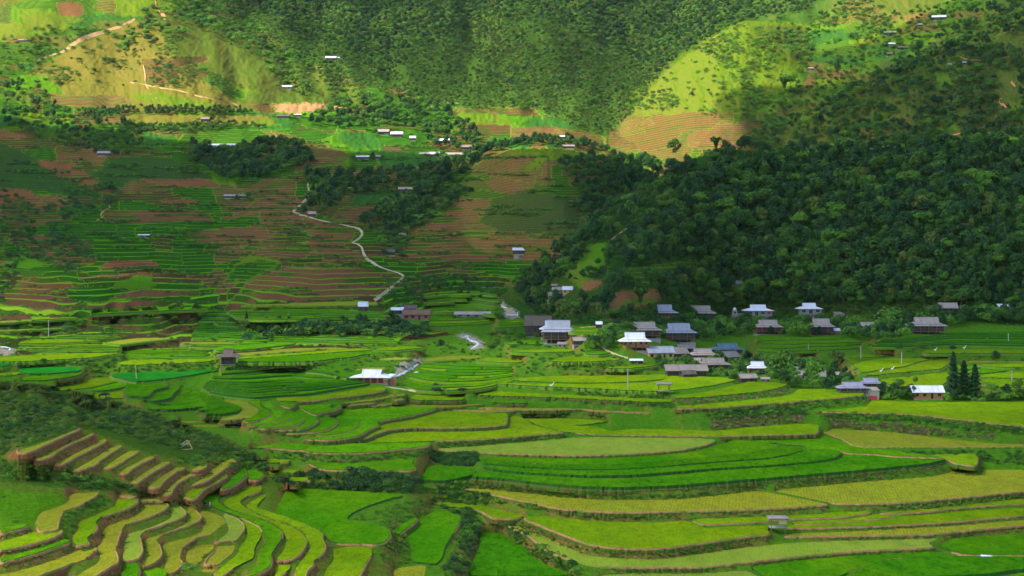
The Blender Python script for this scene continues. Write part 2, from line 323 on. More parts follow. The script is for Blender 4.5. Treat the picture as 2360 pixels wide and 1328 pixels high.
# ---------------------------------------------------------------- rice fields (visible outline of each, in survey tiles)
FIELDS = """
y|A 118,470 118,495 185,497 300,445 400,395 540,335 548,320 525,330 400,385 250,440
y|A 232,538 285,540 345,520 440,450 640,368 632,360 560,385 450,430 320,490
y|A 360,575 420,575 475,545 560,500 640,460 730,410 725,400 680,405 600,450 500,505 420,545
y|A 500,612 560,610 640,580 680,545 760,490 830,450 820,438 790,440 700,490 600,555 520,600
y|A 700,600 760,600 800,575 870,530 950,485 940,475 885,478 810,520 740,570
y|A 808,635 860,640 900,600 960,565 1050,525 1048,515 1000,518 930,560 850,600
y|A 893,692 940,698 985,660 1060,610 1160,560 1150,550 1110,552 1040,590 960,640
y|A 1005,728 1060,735 1085,725 1120,680 1190,625 1255,598 1250,588 1200,590 1130,630 1060,680
y|A 1105,780 1160,782 1170,745 1220,690 1290,655 1340,640 1335,625 1280,628 1230,660 1170,710
y|A 1300,610 1350,612 1400,590 1410,578 1360,580
y|A 1300,712 1340,710 1420,680 1500,620 1560,580 1605,545 1600,528 1550,530 1500,560 1440,610 1370,670
b|A 1250,795 1260,800 1330,815 1350,780 1400,730 1470,700 1545,655 1545,640 1500,645 1440,690 1360,730 1290,755
g|R 1220,770 1300,765 1400,720 1500,660 1590,580 1570,500 1550,460 1510,470 1450,560 1370,620 1330,680 1250,740
g|R 1610,640 1740,645 1830,585 1760,540 1650,500 1590,500 1600,590
g|P 0,770 100,745 200,725 330,690 375,660 350,650 250,660 100,690 0,725
b|P 0,1000 200,960 400,915 600,860 750,800 845,745 850,725 780,715 600,735 480,742 430,760 250,820 0,885
y|P 490,600 520,690 530,735 620,730 780,710 800,600 830,500 860,440 900,430 1050,390 1200,310 1300,250 1345,195 1320,190 1100,200 930,215 960,270 940,320 850,370 700,425 580,460 520,510
g|P 0,1165 200,1125 350,1085 550,1030 700,970 850,930 950,885 930,860 880,855 750,900 500,980 200,1060 0,1100
y|P -300,1370 400,1370 560,1328 640,1290 850,1215 1000,1150 1180,1090 1250,1020 1330,965 1240,945 1210,935 1080,950 1060,985 950,1030 750,1110 500,1190 250,1260 0,1310
b|P 1060,930 1220,910 1190,860 1170,820 1230,780 1310,720 1330,660 1290,620 1290,600 1340,560 1450,510 1600,470 1750,410 1850,350 1880,300 1860,280 1600,290 1590,350 1570,400 1480,445 1350,500 1200,560 1080,610 1060,630 1080,680 1060,740 1000,800 990,850 1020,910
y|P 1000,1370 1250,1370 1420,1260 1520,1200 1600,1160 1610,1100 1590,1030 1565,960 1600,880 1620,800 1650,730 1650,680 1700,640 1850,590 2000,545 2150,480 2270,410 2300,370 2240,330 2100,320 1930,330 1900,350 1955,400 1950,430 1880,490 1750,550 1600,600 1450,650 1400,690 1395,740 1415,780 1400,850 1350,920 1300,950 1330,1000 1380,1060 1370,1120 1330,1170 1200,1230
o|P 1895,265 1920,322 2100,310 2220,322 2175,295 2050,265 1900,245
o|P 1560,215 1640,205 1750,215 1850,255 1800,275 1650,250
o|Q 30,1130 110,1090 150,1040 170,970 150,880 125,770 180,725 330,680 500,620 650,570 740,510 765,470 700,410 600,350 500,320 450,322 530,370 580,480 560,540 480,590 330,650 200,700 0,745 -40,770 -60,850 -90,1000 -105,1130
g|Q -90,1150 20,1140 80,1190 125,1230 130,1290 100,1370 -120,1370 -80,1240
y|Q 160,1215 280,1180 350,1140 420,1060 430,1010 400,920 340,840 400,790 520,740 700,690 850,630 950,570 975,530 920,470 830,400 740,360 650,340 700,370 770,450 810,550 780,600 650,680 500,740 350,790 230,820 190,850 210,960 225,1060 200,1130
g|Q 175,1240 280,1215 420,1255 500,1310 480,1370 180,1370
y|Q 450,1250 560,1300 640,1260 720,1160 680,1120 670,1050 690,980 740,920 850,850 900,810 1000,795 1080,770 1150,720 1230,650 1310,600 1270,560 1230,520 1130,480 1000,440 920,440 960,500 1005,570 1010,640 990,720 900,770 700,830 500,880 420,920 440,1000 470,1060 495,1150 480,1230
o|Q 1190,880 1300,860 1430,850 1480,790 1540,730 1560,670 1530,610 1450,550 1340,510 1300,490 1265,490 1300,560 1360,690 1340,750 1270,800 1200,850 1150,880
y|Q 750,1115 770,1030 780,980 900,930 1050,900 1160,910 1160,930 1080,990 1000,1060 940,1150 870,1170 800,1140
y|Q 1000,1190 1100,1180 1180,1180 1280,1100 1380,1020 1420,940 1420,910 1180,930 1190,980 1120,1030 1040,1110
y|Q 980,1270 1130,1275 1170,1240 1100,1230 980,1245
b|Q 1150,1370 1270,1330 1400,1240 1530,1170 1650,1110 1680,1070 1680,980 1700,920 1760,830 1800,750 1740,680 1650,620 1500,560 1430,520 1350,490 1460,540 1560,630 1600,740 1610,810 1560,890 1500,940 1490,1020 1430,1090 1350,1150 1250,1230 1150,1310
g|Q 1560,1370 1700,1340 1820,1280 1900,1220 1930,1130 1910,1050 1950,990 2000,910 2060,840 2080,760 2000,690 1900,620 1750,570 1650,530 1500,500 1350,440 1200,370 1180,310 1200,260 1310,165 1200,175 1050,230 990,290 980,330 1100,390 1250,450 1450,520 1620,600 1750,660 1800,730 1850,860 1830,920 1780,1000 1750,1090 1740,1190 1680,1260
b|Q 1990,1130 2200,1120 2230,1100 2290,1060 2360,970 2400,900 2390,830 2330,770 2220,680 2100,635 1970,590 1770,520 1650,470 1580,420 1480,350 1500,310 1600,250 1750,190 1800,170 1770,110 1740,80 1620,80 1590,140 1500,190 1350,270 1270,360 1350,420 1500,480 1650,520 1900,600 2000,670 2090,740 2140,850 2130,920 2080,1030 2010,1100
b|T 190,1370 300,1330 400,1240 410,1130 220,1140 220,1230
b|T 470,1370 610,1370 650,1250 740,1190 710,1140 780,1100 880,1000 890,930 840,820 860,770 740,700 550,610 300,520 20,440 -60,410 -50,370 60,260 80,240 40,240 -100,320 -200,390 -120,450 0,505 200,580 460,670 560,760 640,850 660,920 680,980 640,1050 540,1180 490,1250
g|T 960,870 1100,905 1450,905 1560,925 1700,880 1780,800 1760,720 1650,670 1400,630 1200,600 1160,560 1250,480 1400,410 1600,340 1800,280 1970,250 1800,220 1400,190 1000,170 600,150 320,150 350,200 300,290 250,380 200,480 340,560 560,630 850,760 880,790
b|T 880,1370 1340,1370 1440,1170 1520,1050 1500,940 1440,920 1200,950 990,980 1010,1080 1000,1160 900,1260
g|U -60,1150 130,1165 260,1185 350,1080 370,960 450,830 530,720 600,600 600,540 560,510 430,480 280,480 100,530 0,560 -60,640 -180,780 -100,900 -60,1030
g|T 1800,720 1880,790 1960,720 2080,630 2150,560 2100,560 1950,640
y|T 1800,1370 2210,1370 2250,1190 2130,1190 1900,1220 1820,1240
d|U 700,1370 760,1200 850,1000 870,900 860,770 1000,755 1140,760 1180,830 1350,900 1500,1000 1600,1130 1750,1220 1900,1270 2060,1310 2070,1370
b|U 150,340 300,370 500,400 720,420 880,460 1000,530 1050,550 1300,560 1400,545 1480,520 1300,490 1150,450 1000,410 700,360 400,335
o|B 1151,984 1181,1009 1256,1036 1296,1059 1356,1109 1406,1154 1456,1179 1531,1209 1631,1234 1640,1245 1740,1270 1900,1272 2301,1272 2501,1268 2731,1245 2900,1225 3201,1190 3500,1165 3800,1148 4060,1138 4000,1105 4090,1072 3800,1078 3400,1085 3000,1110 2700,1140 2301,1195 2200,1212 2000,1210 1850,1200 1700,1190 1600,1150 1450,1080 1300,1020 1200,980 1170,970
b|B 1250,940 1400,1000 1550,1060 1700,1115 1850,1140 2100,1150 2301,1133 2600,1090 2800,1062 2941,1045 2906,1020 2950,990 2700,1000 2500,1010 2450,1000 2360,957 2200,970 1900,965 1700,955 1500,935 1350,925
b|C 90,950 180,985 400,975 640,960 750,945 1100,935 1320,905 1300,893 1100,900 900,915 600,930 250,940
b|C 760,975 900,985 1300,955 1560,915 1500,910 1330,912 1150,938 900,950
b|C 800,1010 1000,1005 1300,995 1700,975 2000,955 2460,910 2460,870 2000,890 1700,905 1560,925 1450,945 1200,970 900,985 700,990
b|C 2460,835 2000,862 1700,895 1560,903 1350,905 1500,890 1800,870 2100,835 2460,790
y|C 720,1068 900,1065 1300,1055 1650,1050 1800,1040 2000,1020 2460,980 2460,940 2000,975 1600,1000 1300,1010 1100,1030 800,1035
y|C 1120,842 1400,838 1650,825 1900,800 2100,780 2460,745 2460,610 2200,605 2000,600 1890,590 1870,620 1750,650 1500,670 1200,690 900,720 640,745 800,780 950,810 1080,838
y|B 840,735 1000,765 1150,800 1300,830 1450,865 1600,885 1900,900 2301,892 2500,888 2800,880 3100,865 3350,845 3200,815 3000,775 2900,755 2800,745 2770,752 2600,775 2301,806 2000,815 1700,805 1500,780 1300,765 1100,745 900,728
g|C 500,1275 650,1370 1000,1370 1300,1270 1450,1215 1600,1208 1830,1205 1750,1170 1500,1185 1200,1195 900,1225 600,1260
d|C 1100,1370 2050,1340 2460,1290 2460,1235 2280,1215 1900,1215 1600,1225 1450,1235 1300,1285
g|C 1780,1130 1860,1165 1950,1190 2280,1195 2460,1190 2460,1040 2100,1065 1880,1078 1850,1095
o|B 1800,1320 1750,1370 2900,1370 2780,1292 2600,1300 2301,1300 2000,1300
g|C 2100,1370 2460,1370 2460,1290
d|B 900,668 1100,680 1300,705 1600,735 1900,745 2301,730 2600,705 2900,680 3200,655 3500,630 3800,600 4000,580 4135,552 4080,535 3820,522 3440,510 3430,540 3380,560 3200,582 2900,607 2600,627 2301,658 2000,683 1700,683 1300,660 1000,636 920,650
d|B 975,600 1100,625 1300,645 1700,665 2000,660 2301,635 2600,610 2900,595 3200,570 3380,545 3430,500 3300,480 3180,482 3080,525 2900,556 2600,575 2301,600 2000,621 1700,630 1300,616 1000,592
d|B 975,575 1200,598 1500,618 1800,622 2100,608 2301,590 2600,565 2900,545 3080,515 3180,480 3000,455 2990,458 2940,480 2800,505 2600,530 2301,556 2000,580 1700,590 1300,580 1000,552
g|B 985,540 1200,558 1500,578 1800,578 2100,562 2301,545 2600,520 2800,495 2940,470 2990,440 2700,400 2620,440 2500,470 2301,495 2000,515 1700,522 1400,520 1050,525
g|C 330,400 300,385 620,375 960,370 1000,385 1200,440 1290,465 1700,510 1820,530 1500,520 1330,503 1150,498 1130,485 900,475 870,448 700,438 690,430 500,425 340,425
o|B 670,470 780,485 1000,495 1300,505 1600,512 1900,505 2200,485 2360,470 2500,440 2560,415 2550,400 2400,388 2301,388 2000,385 1700,383 1590,390 1300,410 1000,435 800,452 680,460
b|B 100,432 300,425 630,415 900,405 1200,385 1400,365 1540,355 1480,345 1400,325 1310,300 1280,270 1200,240 1170,245 1165,300 1100,315 900,330 700,328 500,332 380,345 280,385 200,410 120,425
b|B 20,420 100,415 200,390 280,355 350,335 500,322 700,322 900,322 1080,310 1145,300 1150,230 1000,215 850,205 700,195 600,215 400,260 260,300 290,310 270,335 200,360 100,390
g|X2 230,562 400,572 550,560 680,535 740,500 820,455 860,450 830,435 820,425 900,400 1100,370 1250,330 1350,300 1250,290 900,288 550,285 540,310 480,335 420,350 500,370 620,400 700,415 718,440 695,472 625,502 500,533 350,550 270,548
b|B 1240,243 1320,290 1420,325 1545,352 1700,368 2000,374 2301,378 2600,380 2940,370 3255,363 3265,340 3255,300 3100,298 2900,310 2700,330 2530,348 2430,340 2301,335 2000,335 1850,350 1750,320 1550,308 1700,300 1860,275 1600,262 1400,250
y|C 970,340 1060,375 1130,400 1190,440 1290,455 1700,455 2050,455 2460,448 2460,430 2150,425 1900,400 1600,365 1300,335 1040,328 1020,350 1000,345
b|C 1870,560 2040,588 2050,505 1840,505 1700,512 1850,538
b|C 930,215 1200,220 1500,225 1700,240 2000,275 2200,300 2460,315 2460,138 2200,145 1700,150 1310,135 1310,180 1200,190 1000,210
b|C 0,195 300,185 600,160 800,145 1000,130 1280,100 1260,85 1190,68 1000,62 830,60 800,95 700,115 500,135 200,165 0,180
b|H5 350,915 800,900 1200,860 1700,810 2000,740 2090,690 1900,675 1450,665 1390,690 1200,740 800,830 350,880
b|X1 290,210 500,222 800,232 1100,230 1300,222 1456,212 H5 200,620 270,600 230,560 0,555 X1 1200,165 900,170 600,178 400,190 310,200
b|X1 160,240 400,255 700,270 1000,282 1250,295 1456,305 H5 0,810 300,795 600,768 900,725 1200,665 1330,625 1250,612 1000,595 700,585 400,580 290,575 280,610 200,645 0,680 X1 1200,242 800,248 400,240 200,234
b|X1 0,335 200,345 500,350 800,362 1100,380 1456,395 H5 300,975 320,930 0,925 X1 1456,365 1100,350 800,335 480,322 300,312 100,298 0,295
g|X1 130,400 400,405 420,395 130,390
y|X1 0,445 200,455 600,460 870,450 1000,470 1400,488 1456,488 1456,475 1200,465 900,448 860,445 500,440 200,430 0,435
b|X2 0,243 200,240 350,235 450,215 600,200 750,180 850,165 910,145 890,125 700,135 600,160 400,185 200,205 0,218 I3 1420,935 1440,955
y|X2 480,262 600,250 750,240 850,222 970,205 985,180 940,178 920,195 800,215 650,232
y|X2 580,278 720,265 840,255 700,250
y|X2 740,282 900,275 970,262 960,248 860,255
y|X2 980,240 1050,228 1060,215 990,218
y|X2 990,195 1060,190 1080,170 1010,180
b|B 485,130 600,137 850,137 850,98 740,98 520,98
y|B 390,175 600,182 760,180 900,170 1000,160 880,155 500,150 420,155
y|B 760,200 1000,215 1200,205 1200,195 1000,200 800,192
g|X2 280,530 450,535 550,515 640,480 700,440 690,425 630,410 550,385 480,375 520,405 515,440 470,475 400,502 300,517
g|X2 0,512 150,515 300,505 400,490 470,460 510,420 500,405 440,385 380,375 335,375 355,405 340,440 280,480 190,500
g|X2 -60,487 0,486 200,480 280,455 340,415 330,390 270,360 200,320 150,305 100,308 200,360 240,400 230,430 180,457 100,474 0,478
g|X2 -60,476 0,466 100,455 190,430 225,400 210,375 150,340 90,315 50,300 80,330 130,370 130,400 80,425 0,450 -70,470
g|X2 -109,480 0,440 80,412 125,380 110,350 60,320 20,295 0,290 -10,300 40,345 50,370 0,405 -100,440 -180,463 
g|X2 180,275 520,275 535,290 480,320 380,335 320,360 270,345 200,310 180,300
g|X2 20,255 160,262 110,300 60,290 20,275
g|A 1660,290 1750,275 1850,240 1845,215 1770,180 1760,140 1700,125 1690,150 1770,190 1770,225 1720,255
g|A 1690,320 1800,300 1900,265 1925,235 1900,205 1850,175 1830,145 1775,135 1780,175 1855,210 1860,240 1800,272
g|S -170,200 0,210 200,212 450,235 600,240 700,268 1000,278 1400,275 1700,245 2000,215 2280,185 2330,125 2000,135 1500,145 1200,150 900,155 500,150 100,165 0,185
g|S 640,410 760,470 900,505 1300,510 1800,515 2040,515 2130,490 2050,410 2090,350 1700,375 1300,415 900,415 720,412
b|R 1720,405 2130,405 2200,370 1690,350
b|S 70,520 140,570 500,560 640,545 560,515 300,497 100,495
b|S 200,640 500,660 750,650 620,610 280,612
d|B 530,690 700,700 800,685 900,660 930,640 920,600 700,600 590,590 600,640
b|A 550,122 700,125 830,122 835,100 840,75 600,98
b|V 650,545 730,600 900,600 1200,560 1450,510 1690,455 1640,435 1500,420 1250,440 1000,500
g|V 1230,605 1400,605 1650,570 1750,510 1780,480 1700,475 1600,500 1350,560
d|A 850,115 1000,125 1035,100 1040,80 1140,55 1150,45 1050,30 930,15 860,25 850,60
d|A 960,133 1040,155 1170,130 1180,100 1220,70 1200,50 1155,48 1150,62 1045,92 1040,112
d|A 1090,172 1180,180 1290,167 1300,150 1250,110 1300,80 1290,70 1230,62 1228,78 1187,107 1182,137 1100,157
d|A 1000,203 1150,212 1400,192 1410,175 1350,120 1370,90 1310,77 1303,95 1263,115 1303,150 1303,167 1180,184 1030,192
d|A 1330,215 1450,215 1495,190 1490,170 1420,130 1440,100 1385,90 1375,102 1357,125 1413,170 1413,192
d|A 1370,238 1500,240 1600,225 1635,205 1620,185 1560,165 1500,150 1510,120 1450,103 1433,130 1500,170 1502,200
y|A 1500,265 1620,265 1720,245 1765,215 1760,190 1690,160 1680,125 1620,115 1515,112 1512,145 1620,175 1645,205 1640,228 1560,252
y|A 1190,285 1490,285 1480,272 1190,275
y|A 1240,312 1480,312 1640,315 1640,303 1240,303
b|V -400,215 0,210 300,205 600,190 1000,165 1300,150 1500,110 1700,90 1500,85 1000,95 500,115 200,135 -400,160
b|V 1560,250 1900,252 2360,235 I3 0,378 250,372 530,338 430,318 0,322 V 2360,178 1900,180 1700,200
e|V 1510,405 1760,470 1900,490 2200,455 I3 0,595 300,540 620,490 300,490 0,518 V 2360,352 1900,360 1560,378
e|V 390,380 700,375 1000,345 1100,330 1080,300 900,280 600,268 260,285 260,345
g|V 250,465 600,465 900,430 1100,390 1110,350 800,375 400,400
b|V -400,410 0,400 150,395 330,365 320,350 -400,375
e|V -400,290 0,280 100,270 150,235 -400,222
g|I3 500,200 1000,180 1500,120 1750,95 1400,90 1000,120 500,150
y|I3 480,270 800,280 1200,240 1800,190 2355,165 H9 300,150 0,140 I3 2355,140 1850,145 1500,165 1100,210 600,235
b|I3 850,320 1300,290 1800,255 2355,215 2355,180 1800,225 1200,270 870,290
g|I3 820,365 1500,370 2000,360 2355,310 H9 300,300 570,250 700,262 560,225 300,225 I3 2355,235 1800,270 1300,295 900,335
y|I3 0,100 250,100 600,80 850,60 500,55 0,55
b|H9 0,222 300,205 600,187 650,178 400,165 0,170
b|H8 650,1100 1000,1110 1300,1075 1450,1070 1200,1040 900,1050 750,1080
y|H9 700,325 900,330 1150,320 1230,290 1000,285 800,300
y|H9 350,475 780,490 850,440 600,440
y|H9 1430,325 1600,330 2100,312 2300,285 2270,260 1900,265 1600,285
b|E 930,1160 1200,1175 1280,1160 1100,1140 1000,1140
b|E 1420,1165 1700,1168 1940,1150 1800,1130 1560,1130 1480,1150
b|E 1180,1100 1400,1105 1640,1090 1500,1080
g|H1 150,1080 500,1085 820,1075 780,1040 600,1005 450,1010 280,1040
b|H1 200,1190 500,1200 1100,1200 1200,1180 800,1160 400,1165
g|H1 1380,1230 1600,1235 1770,1210 1650,1180 1370,1200
g|H1 1360,1185 1600,1170 1650,1145 1350,1165
b|H2 0,1120 300,1120 700,1075 740,1060 400,1070 0,1095
b|H1 1140,895 1640,895 1500,870 1150,865
b|H1 1300,960 1750,945 1700,930 1320,935
b|H6 930,540 1200,470 1500,440 2000,430 2150,450 2000,480 1800,530 1700,570 1500,590 1200,640 1070,660 1040,600
b|H6 1130,700 1400,690 H7 0,570 300,545 600,515 900,490 1110,470 1180,420 1250,360 1230,335 1000,335 850,365 700,410 600,455 400,480 200,505 0,530 H6 1500,600 1300,650
b|H7 170,640 420,740 700,740 1130,730 1200,640 1260,580 1300,520 1200,530 900,550 500,600 300,615
b|H7 1680,600 2000,605 2600,610 2600,520 2100,520 1900,545 1650,570
b|H7 1900,740 2200,750 2600,740 2600,640 2000,630 1750,620 1700,650
g|H7 1500,540 1700,545 2000,510 2120,490 2000,470 1750,470 1520,500
g|H7 1180,490 1500,490 1700,450 1740,430 1600,410 1400,400 1220,450
b|H7 1620,400 1800,430 2050,445 2600,435 2600,395 1900,395
y|H7 1440,365 1800,365 2600,365 2600,345 1900,340 1500,338
b|H7 850,235 1200,235 1800,232 2600,235 2600,200 1900,180 1400,170 850,180
b|H6 860,430 1000,435 1400,410 1600,395 1500,375 1000,385
b|H6 900,500 950,530 1050,500 1020,450 910,450
g|H6 40,470 200,495 380,430 420,405 200,415 60,430
y|Y2 300,436 700,438 1000,438 1325,432 1290,412 1000,412 700,425
b|Y1 130,708 450,702 720,692 600,682 300,680 150,690
y|Y1 735,700 850,710 1000,690 1270,664 1000,664 800,685
b|Y2 170,758 350,750 600,715 740,706 400,705 180,735
"""
# terraced stacks: code | lower line | upper line | number | share of riser
STACKS = """
d|I3 280,800 600,875 1080,925 1450,890 1900,870 2355,790 X2 500,150 810,100|I3 500,540 900,505 1400,445 1700,432 1900,480 2100,505 2300,550 X2 350,0 450,12 540,38|12|0.42|V
g|PX 915,884 960,898 1010,902 1060,900 1115,896 1180,880|PX 975,834 1020,836 1060,838 1100,840 1140,842 1190,845|9|0.32|H
d|H4 60,1045 600,1050 1200,1020 2000,1030 2600,1050|H4 150,935 630,912 1230,800 1800,798 2600,798|7|0.5|H
g|H3 700,1135 1200,1125 1900,1100 2340,1060|H3 640,905 1000,893 1430,875 2190,895|4|0.55|H
g|E 620,830 900,830 1080,850 1140,840|E 560,700 700,680 900,680 1080,700|9|0.4|H
g|E 520,920 700,925 1000,915 1080,890|E 640,870 800,862 950,858 1060,850|3|0.45|H
g|H1 0,835 300,820 600,780|H1 180,720 400,710 600,705|3|0.4|H
d|Y2 0,675 200,680 400,690 560,690|Y2 100,480 180,475 260,480 330,495|14|0.38|H
g|Y2 330,535 700,540 1000,520 1380,525|Y2 200,470 500,463 900,462 1380,490|6|0.4|H
g|Y2 0,730 200,735 400,738 700,700|Y2 0,705 200,703 400,700 600,690|3|0.4|H
g|Y1 870,805 1000,815 1200,812 1456,815|Y1 820,735 1000,740 1150,735 1456,735|6|0.38|H
g|Y1 180,768 400,765 600,770 850,762|Y1 160,715 400,712 700,705 850,715|4|0.45|H
g|Y1 180,672 400,672 640,668 840,660|Y1 200,655 400,650 600,645 800,645|2|0.5|H
b|Y1 -40,560 200,545 400,535 570,525|Y1 -40,545 200,535 400,526 560,520|1|0.3|H
b|Y1 -40,617 200,607 400,597 500,590|Y1 -40,607 200,600 400,592 500,587|1|0.3|H
g|Y1 640,505 900,490 1150,478 1456,470|Y1 650,480 900,470 1150,468 1456,455|3|0.4|H
g|Y2 480,690 800,695 1100,705 1456,712|Y2 560,640 800,635 1100,640 1456,650|4|0.6|H
"""
def chaikin(p, n=2, closed=True):
    for _ in range(n):
        q = np.roll(p, -1, 0); a = 0.85*p+0.15*q; b = 0.15*p+0.85*q
        r = np.empty((2*len(p), 2)); r[0::2] = a; r[1::2] = b
        if not closed: r = np.concatenate([p[:1], r[:-2], p[-1:]])
        p = r
    return p
def resample(p, step, closed=False):
    if closed: p = np.concatenate([p, p[:1]])
    s = np.concatenate([[0], np.cumsum(np.hypot(*np.diff(p, axis=0).T))]); n = max(3, int(s[-1]/step))
    t = np.linspace(0, s[-1], n+1); t = t[:-1] if closed else t
    return np.stack([np.interp(t, s, p[:, 0]), np.interp(t, s, p[:, 1])], 1)
fields = []
for ln in FIELDS.strip().split('\n'):
    c, s = ln.split('|'); p = resample(chaikin(pts(s)), 5.0, True)
    fields.append(dict(c=c, p=p, traced=True))
for si, ln in enumerate(STACKS.strip().split('\n')):
    c, lo_, up_, n, gap, _ = ln.split('|'); n = int(n); gap = float(gap)
    lo2 = pts(lo_); up2 = pts(up_)
    def par(p, t):
        s = np.concatenate([[0], np.cumsum(np.hypot(*np.diff(p, axis=0).T))]); s /= s[-1]
        return np.stack([np.interp(t, s, p[:, 0]), np.interp(t, s, p[:, 1])], 1)
    T_ = np.linspace(0, 1, 40); A_ = par(chaikin(lo2, 2, False), T_); B_ = par(chaikin(up2, 2, False), T_)
    for k in range(n):
        k0 = k/n; r0 = np.random.RandomState(si*50+k); wob = 0.35*(np.interp(T_, np.linspace(0, 1, 7), r0.rand(7))-0.5)/n
        k1 = (k+1-gap*(0.8+0.4*r0.rand()))/n
        f0 = A_+(B_-A_)*(k0+wob)[:, None]; f1 = A_+(B_-A_)*(k1+wob*0.6)[:, None]
        a = int(r0.rand()*3); b = 40-int(r0.rand()*3)
        cuts = [(a, b)]
        if b-a > 30 and r0.rand() < 0.45:
            m = int(r0.uniform(12, 28)); cuts = [(a, m), (m, b)]
        for ca, cb in cuts:
            poly = np.concatenate([f0[ca:cb], f1[ca:cb][::-1]])
            cc = c if r0.rand() < 0.7 else {'d': 'g', 'g': 'b', 'b': 'y'}.get(c, c)
            fields.append(dict(c=cc, p=poly, traced=False))
# raster labels
def fill(p, val, arr):
    x = (p[:, 0]-G0U)/GS; y = (p[:, 1]-G0V)/GS
    for j in range(max(0, int(y.min())), min(arr.shape[0]-1, int(y.max())+1)+1):
        y1 = np.roll(y, -1); x1 = np.roll(x, -1); m = ((y <= j) & (y1 > j)) | ((y1 <= j) & (y > j))
        if not m.any(): continue
        xs = np.sort(x[m]+(j-y[m])*(x1[m]-x[m])/(y1[m]-y[m]))
        for a, b in zip(xs[0::2], xs[1::2]):
            a = max(0, int(math.ceil(a))); b = min(arr.shape[1]-1, int(math.floor(b)))
            if b >= a: arr[j, a:b+1] = val
LAB = np.full((GH, GW), -1, np.int32)
order = list(range(len(fields)))
for i in [k for k in order if not fields[k]['traced']]+[k for k in order if fields[k]['traced']]: fill(fields[i]['p'], i, LAB)
# heights: each lip stands above the foot behind the field in front of it
nF = len(fields); pairs = {}
for ci in range(0, GW, 2):
    col_ = LAB[:, ci]; mk = MASK[:, ci]; last = -1; lj = 0
    for j in range(GH-1, int((720-G0V)/GS), -1):
        l = col_[j]
        if l < 0: continue
        if l != last:
            if last >= 0 and (lj-j)*GS <= 60 and mk[j] == mk[lj]:
                vf = gv[lj]-GS/2; vl = gv[j]+GS/2
                if lj-j <= 1: vf = vl = gv[lj]
                g = vf-vl; eps = (0.4 if g < 22 else 0.9)*g/FPX
                pairs.setdefault((last, l), []).append(math.log((vl-V0)/(vf-V0))+eps)
            last = l
        lj = j
rows, rhs = [], []
h0 = np.zeros(nF)
for i, f in enumerate(fields):
    p = f['p']; cu_, cv_ = p[:, 0].mean(), p[:, 1].mean()
    d = math.exp(float(bil(LD, cu_, cv_, G0U, G0V, GS))); h0[i] = math.log((cv_-V0)*d/FPX)
    r = np.zeros(nF); w = 5.0 if f['traced'] else 4.0; r[i] = w; rows.append(r); rhs.append(w*h0[i])
for (i, j), e in pairs.items():
    w = 3.0*math.sqrt(len(e)); r = np.zeros(nF); r[j] = w; r[i] = -w; rows.append(r); rhs.append(w*float(np.median(e)))
hs = np.exp(np.linalg.lstsq(np.array(rows), np.array(rhs), rcond=None)[0])
for _it in range(4):   # no field may sink below the one in front of it
    bad = [(i, j) for (i, j), e in pairs.items() if len(e) >= 4 and hs[j] > hs[i]+0.02 and (fields[i]['p'][:, 0].mean() > 860 or fields[i]['p'][:, 1].mean() < 880)]
    for i, j in bad: r = np.zeros(nF); r[j] = 14; r[i] = -14; rows.append(r); rhs.append(-14*0.003)
    hs = np.exp(np.linalg.lstsq(np.array(rows), np.array(rhs), rcond=None)[0]); print('sunken', len(bad))
for i, f in enumerate(fields): f['h'] = hs[i]
print('fields', nF, 'pairs', len(pairs), 'height drift', float(np.abs(np.log(hs)-h0).max()))
# distances everywhere: fields fixed, banks between them relaxed, open terrain as surveyed
known = LAB >= 0
LDF = LD.copy(); VVc = np.maximum(VV-V0, 5)
for i in range(nF):
    m = LAB == i
    LDF[m] = np.log(hs[i]*FPX/VVc[m])
near = known.copy()
for _ in range(22):
    n2 = near.copy(); n2[1:] |= near[:-1]; n2[:-1] |= near[1:]; n2[:, 1:] |= near[:, :-1]; n2[:, :-1] |= near[:, 1:]; near = n2
edge = np.zeros_like(known)
mm = (MASK == 4) | (MASK == 3); top = mm[1:] & ~mm[:-1]; edge[1:] |= top; edge[:-1] |= top
free = near & ~known & ~edge
free[:2] = free[-2:] = False; free[:, :2] = free[:, -2:] = False
sol = LDF.copy()
for step in (8, 4, 2, 1):
    s_ = sol[::step, ::step].copy(); fr = free[::step, ::step]
    for _ in range({8: 160, 4: 100, 2: 60, 1: 40}[step]):
        a = np.pad(s_, 1, mode='edge'); avg = (a[:-2, 1:-1]*1.0+a[2:, 1:-1]*1.0+0.35*a[1:-1, :-2]+0.35*a[1:-1, 2:])/2.7
        s_ = np.where(fr, avg, s_)
    if step > 1:
        up = bil(s_, UU, VV, G0U, G0V, GS*step); sol = np.where(free, up, sol)
    else: sol = s_
LDF = sol
# nothing overhangs: every bank lies no farther off than what is seen above it
run = np.full(GW, 50.0); lastm = MASK[0].copy()
for j in range(GH):
    LDF[j] = np.where(LAB[j] < 0, np.minimum(LDF[j], run), LDF[j])
    run = np.minimum(run, LDF[j])
def dist(u, v): return np.exp(bil(LDF, u, v, G0U, G0V, GS))
def world(u, v, d): return np.stack([(np.asarray(u)-U0)/FPX*d, d, ZC-(np.asarray(v)-V0)/FPX*d], -1)
def at(u, v):
    return Vector(world(u, v, dist(u, v)).tolist())
def scale_at(u, v): return FPX/float(dist(u, v))
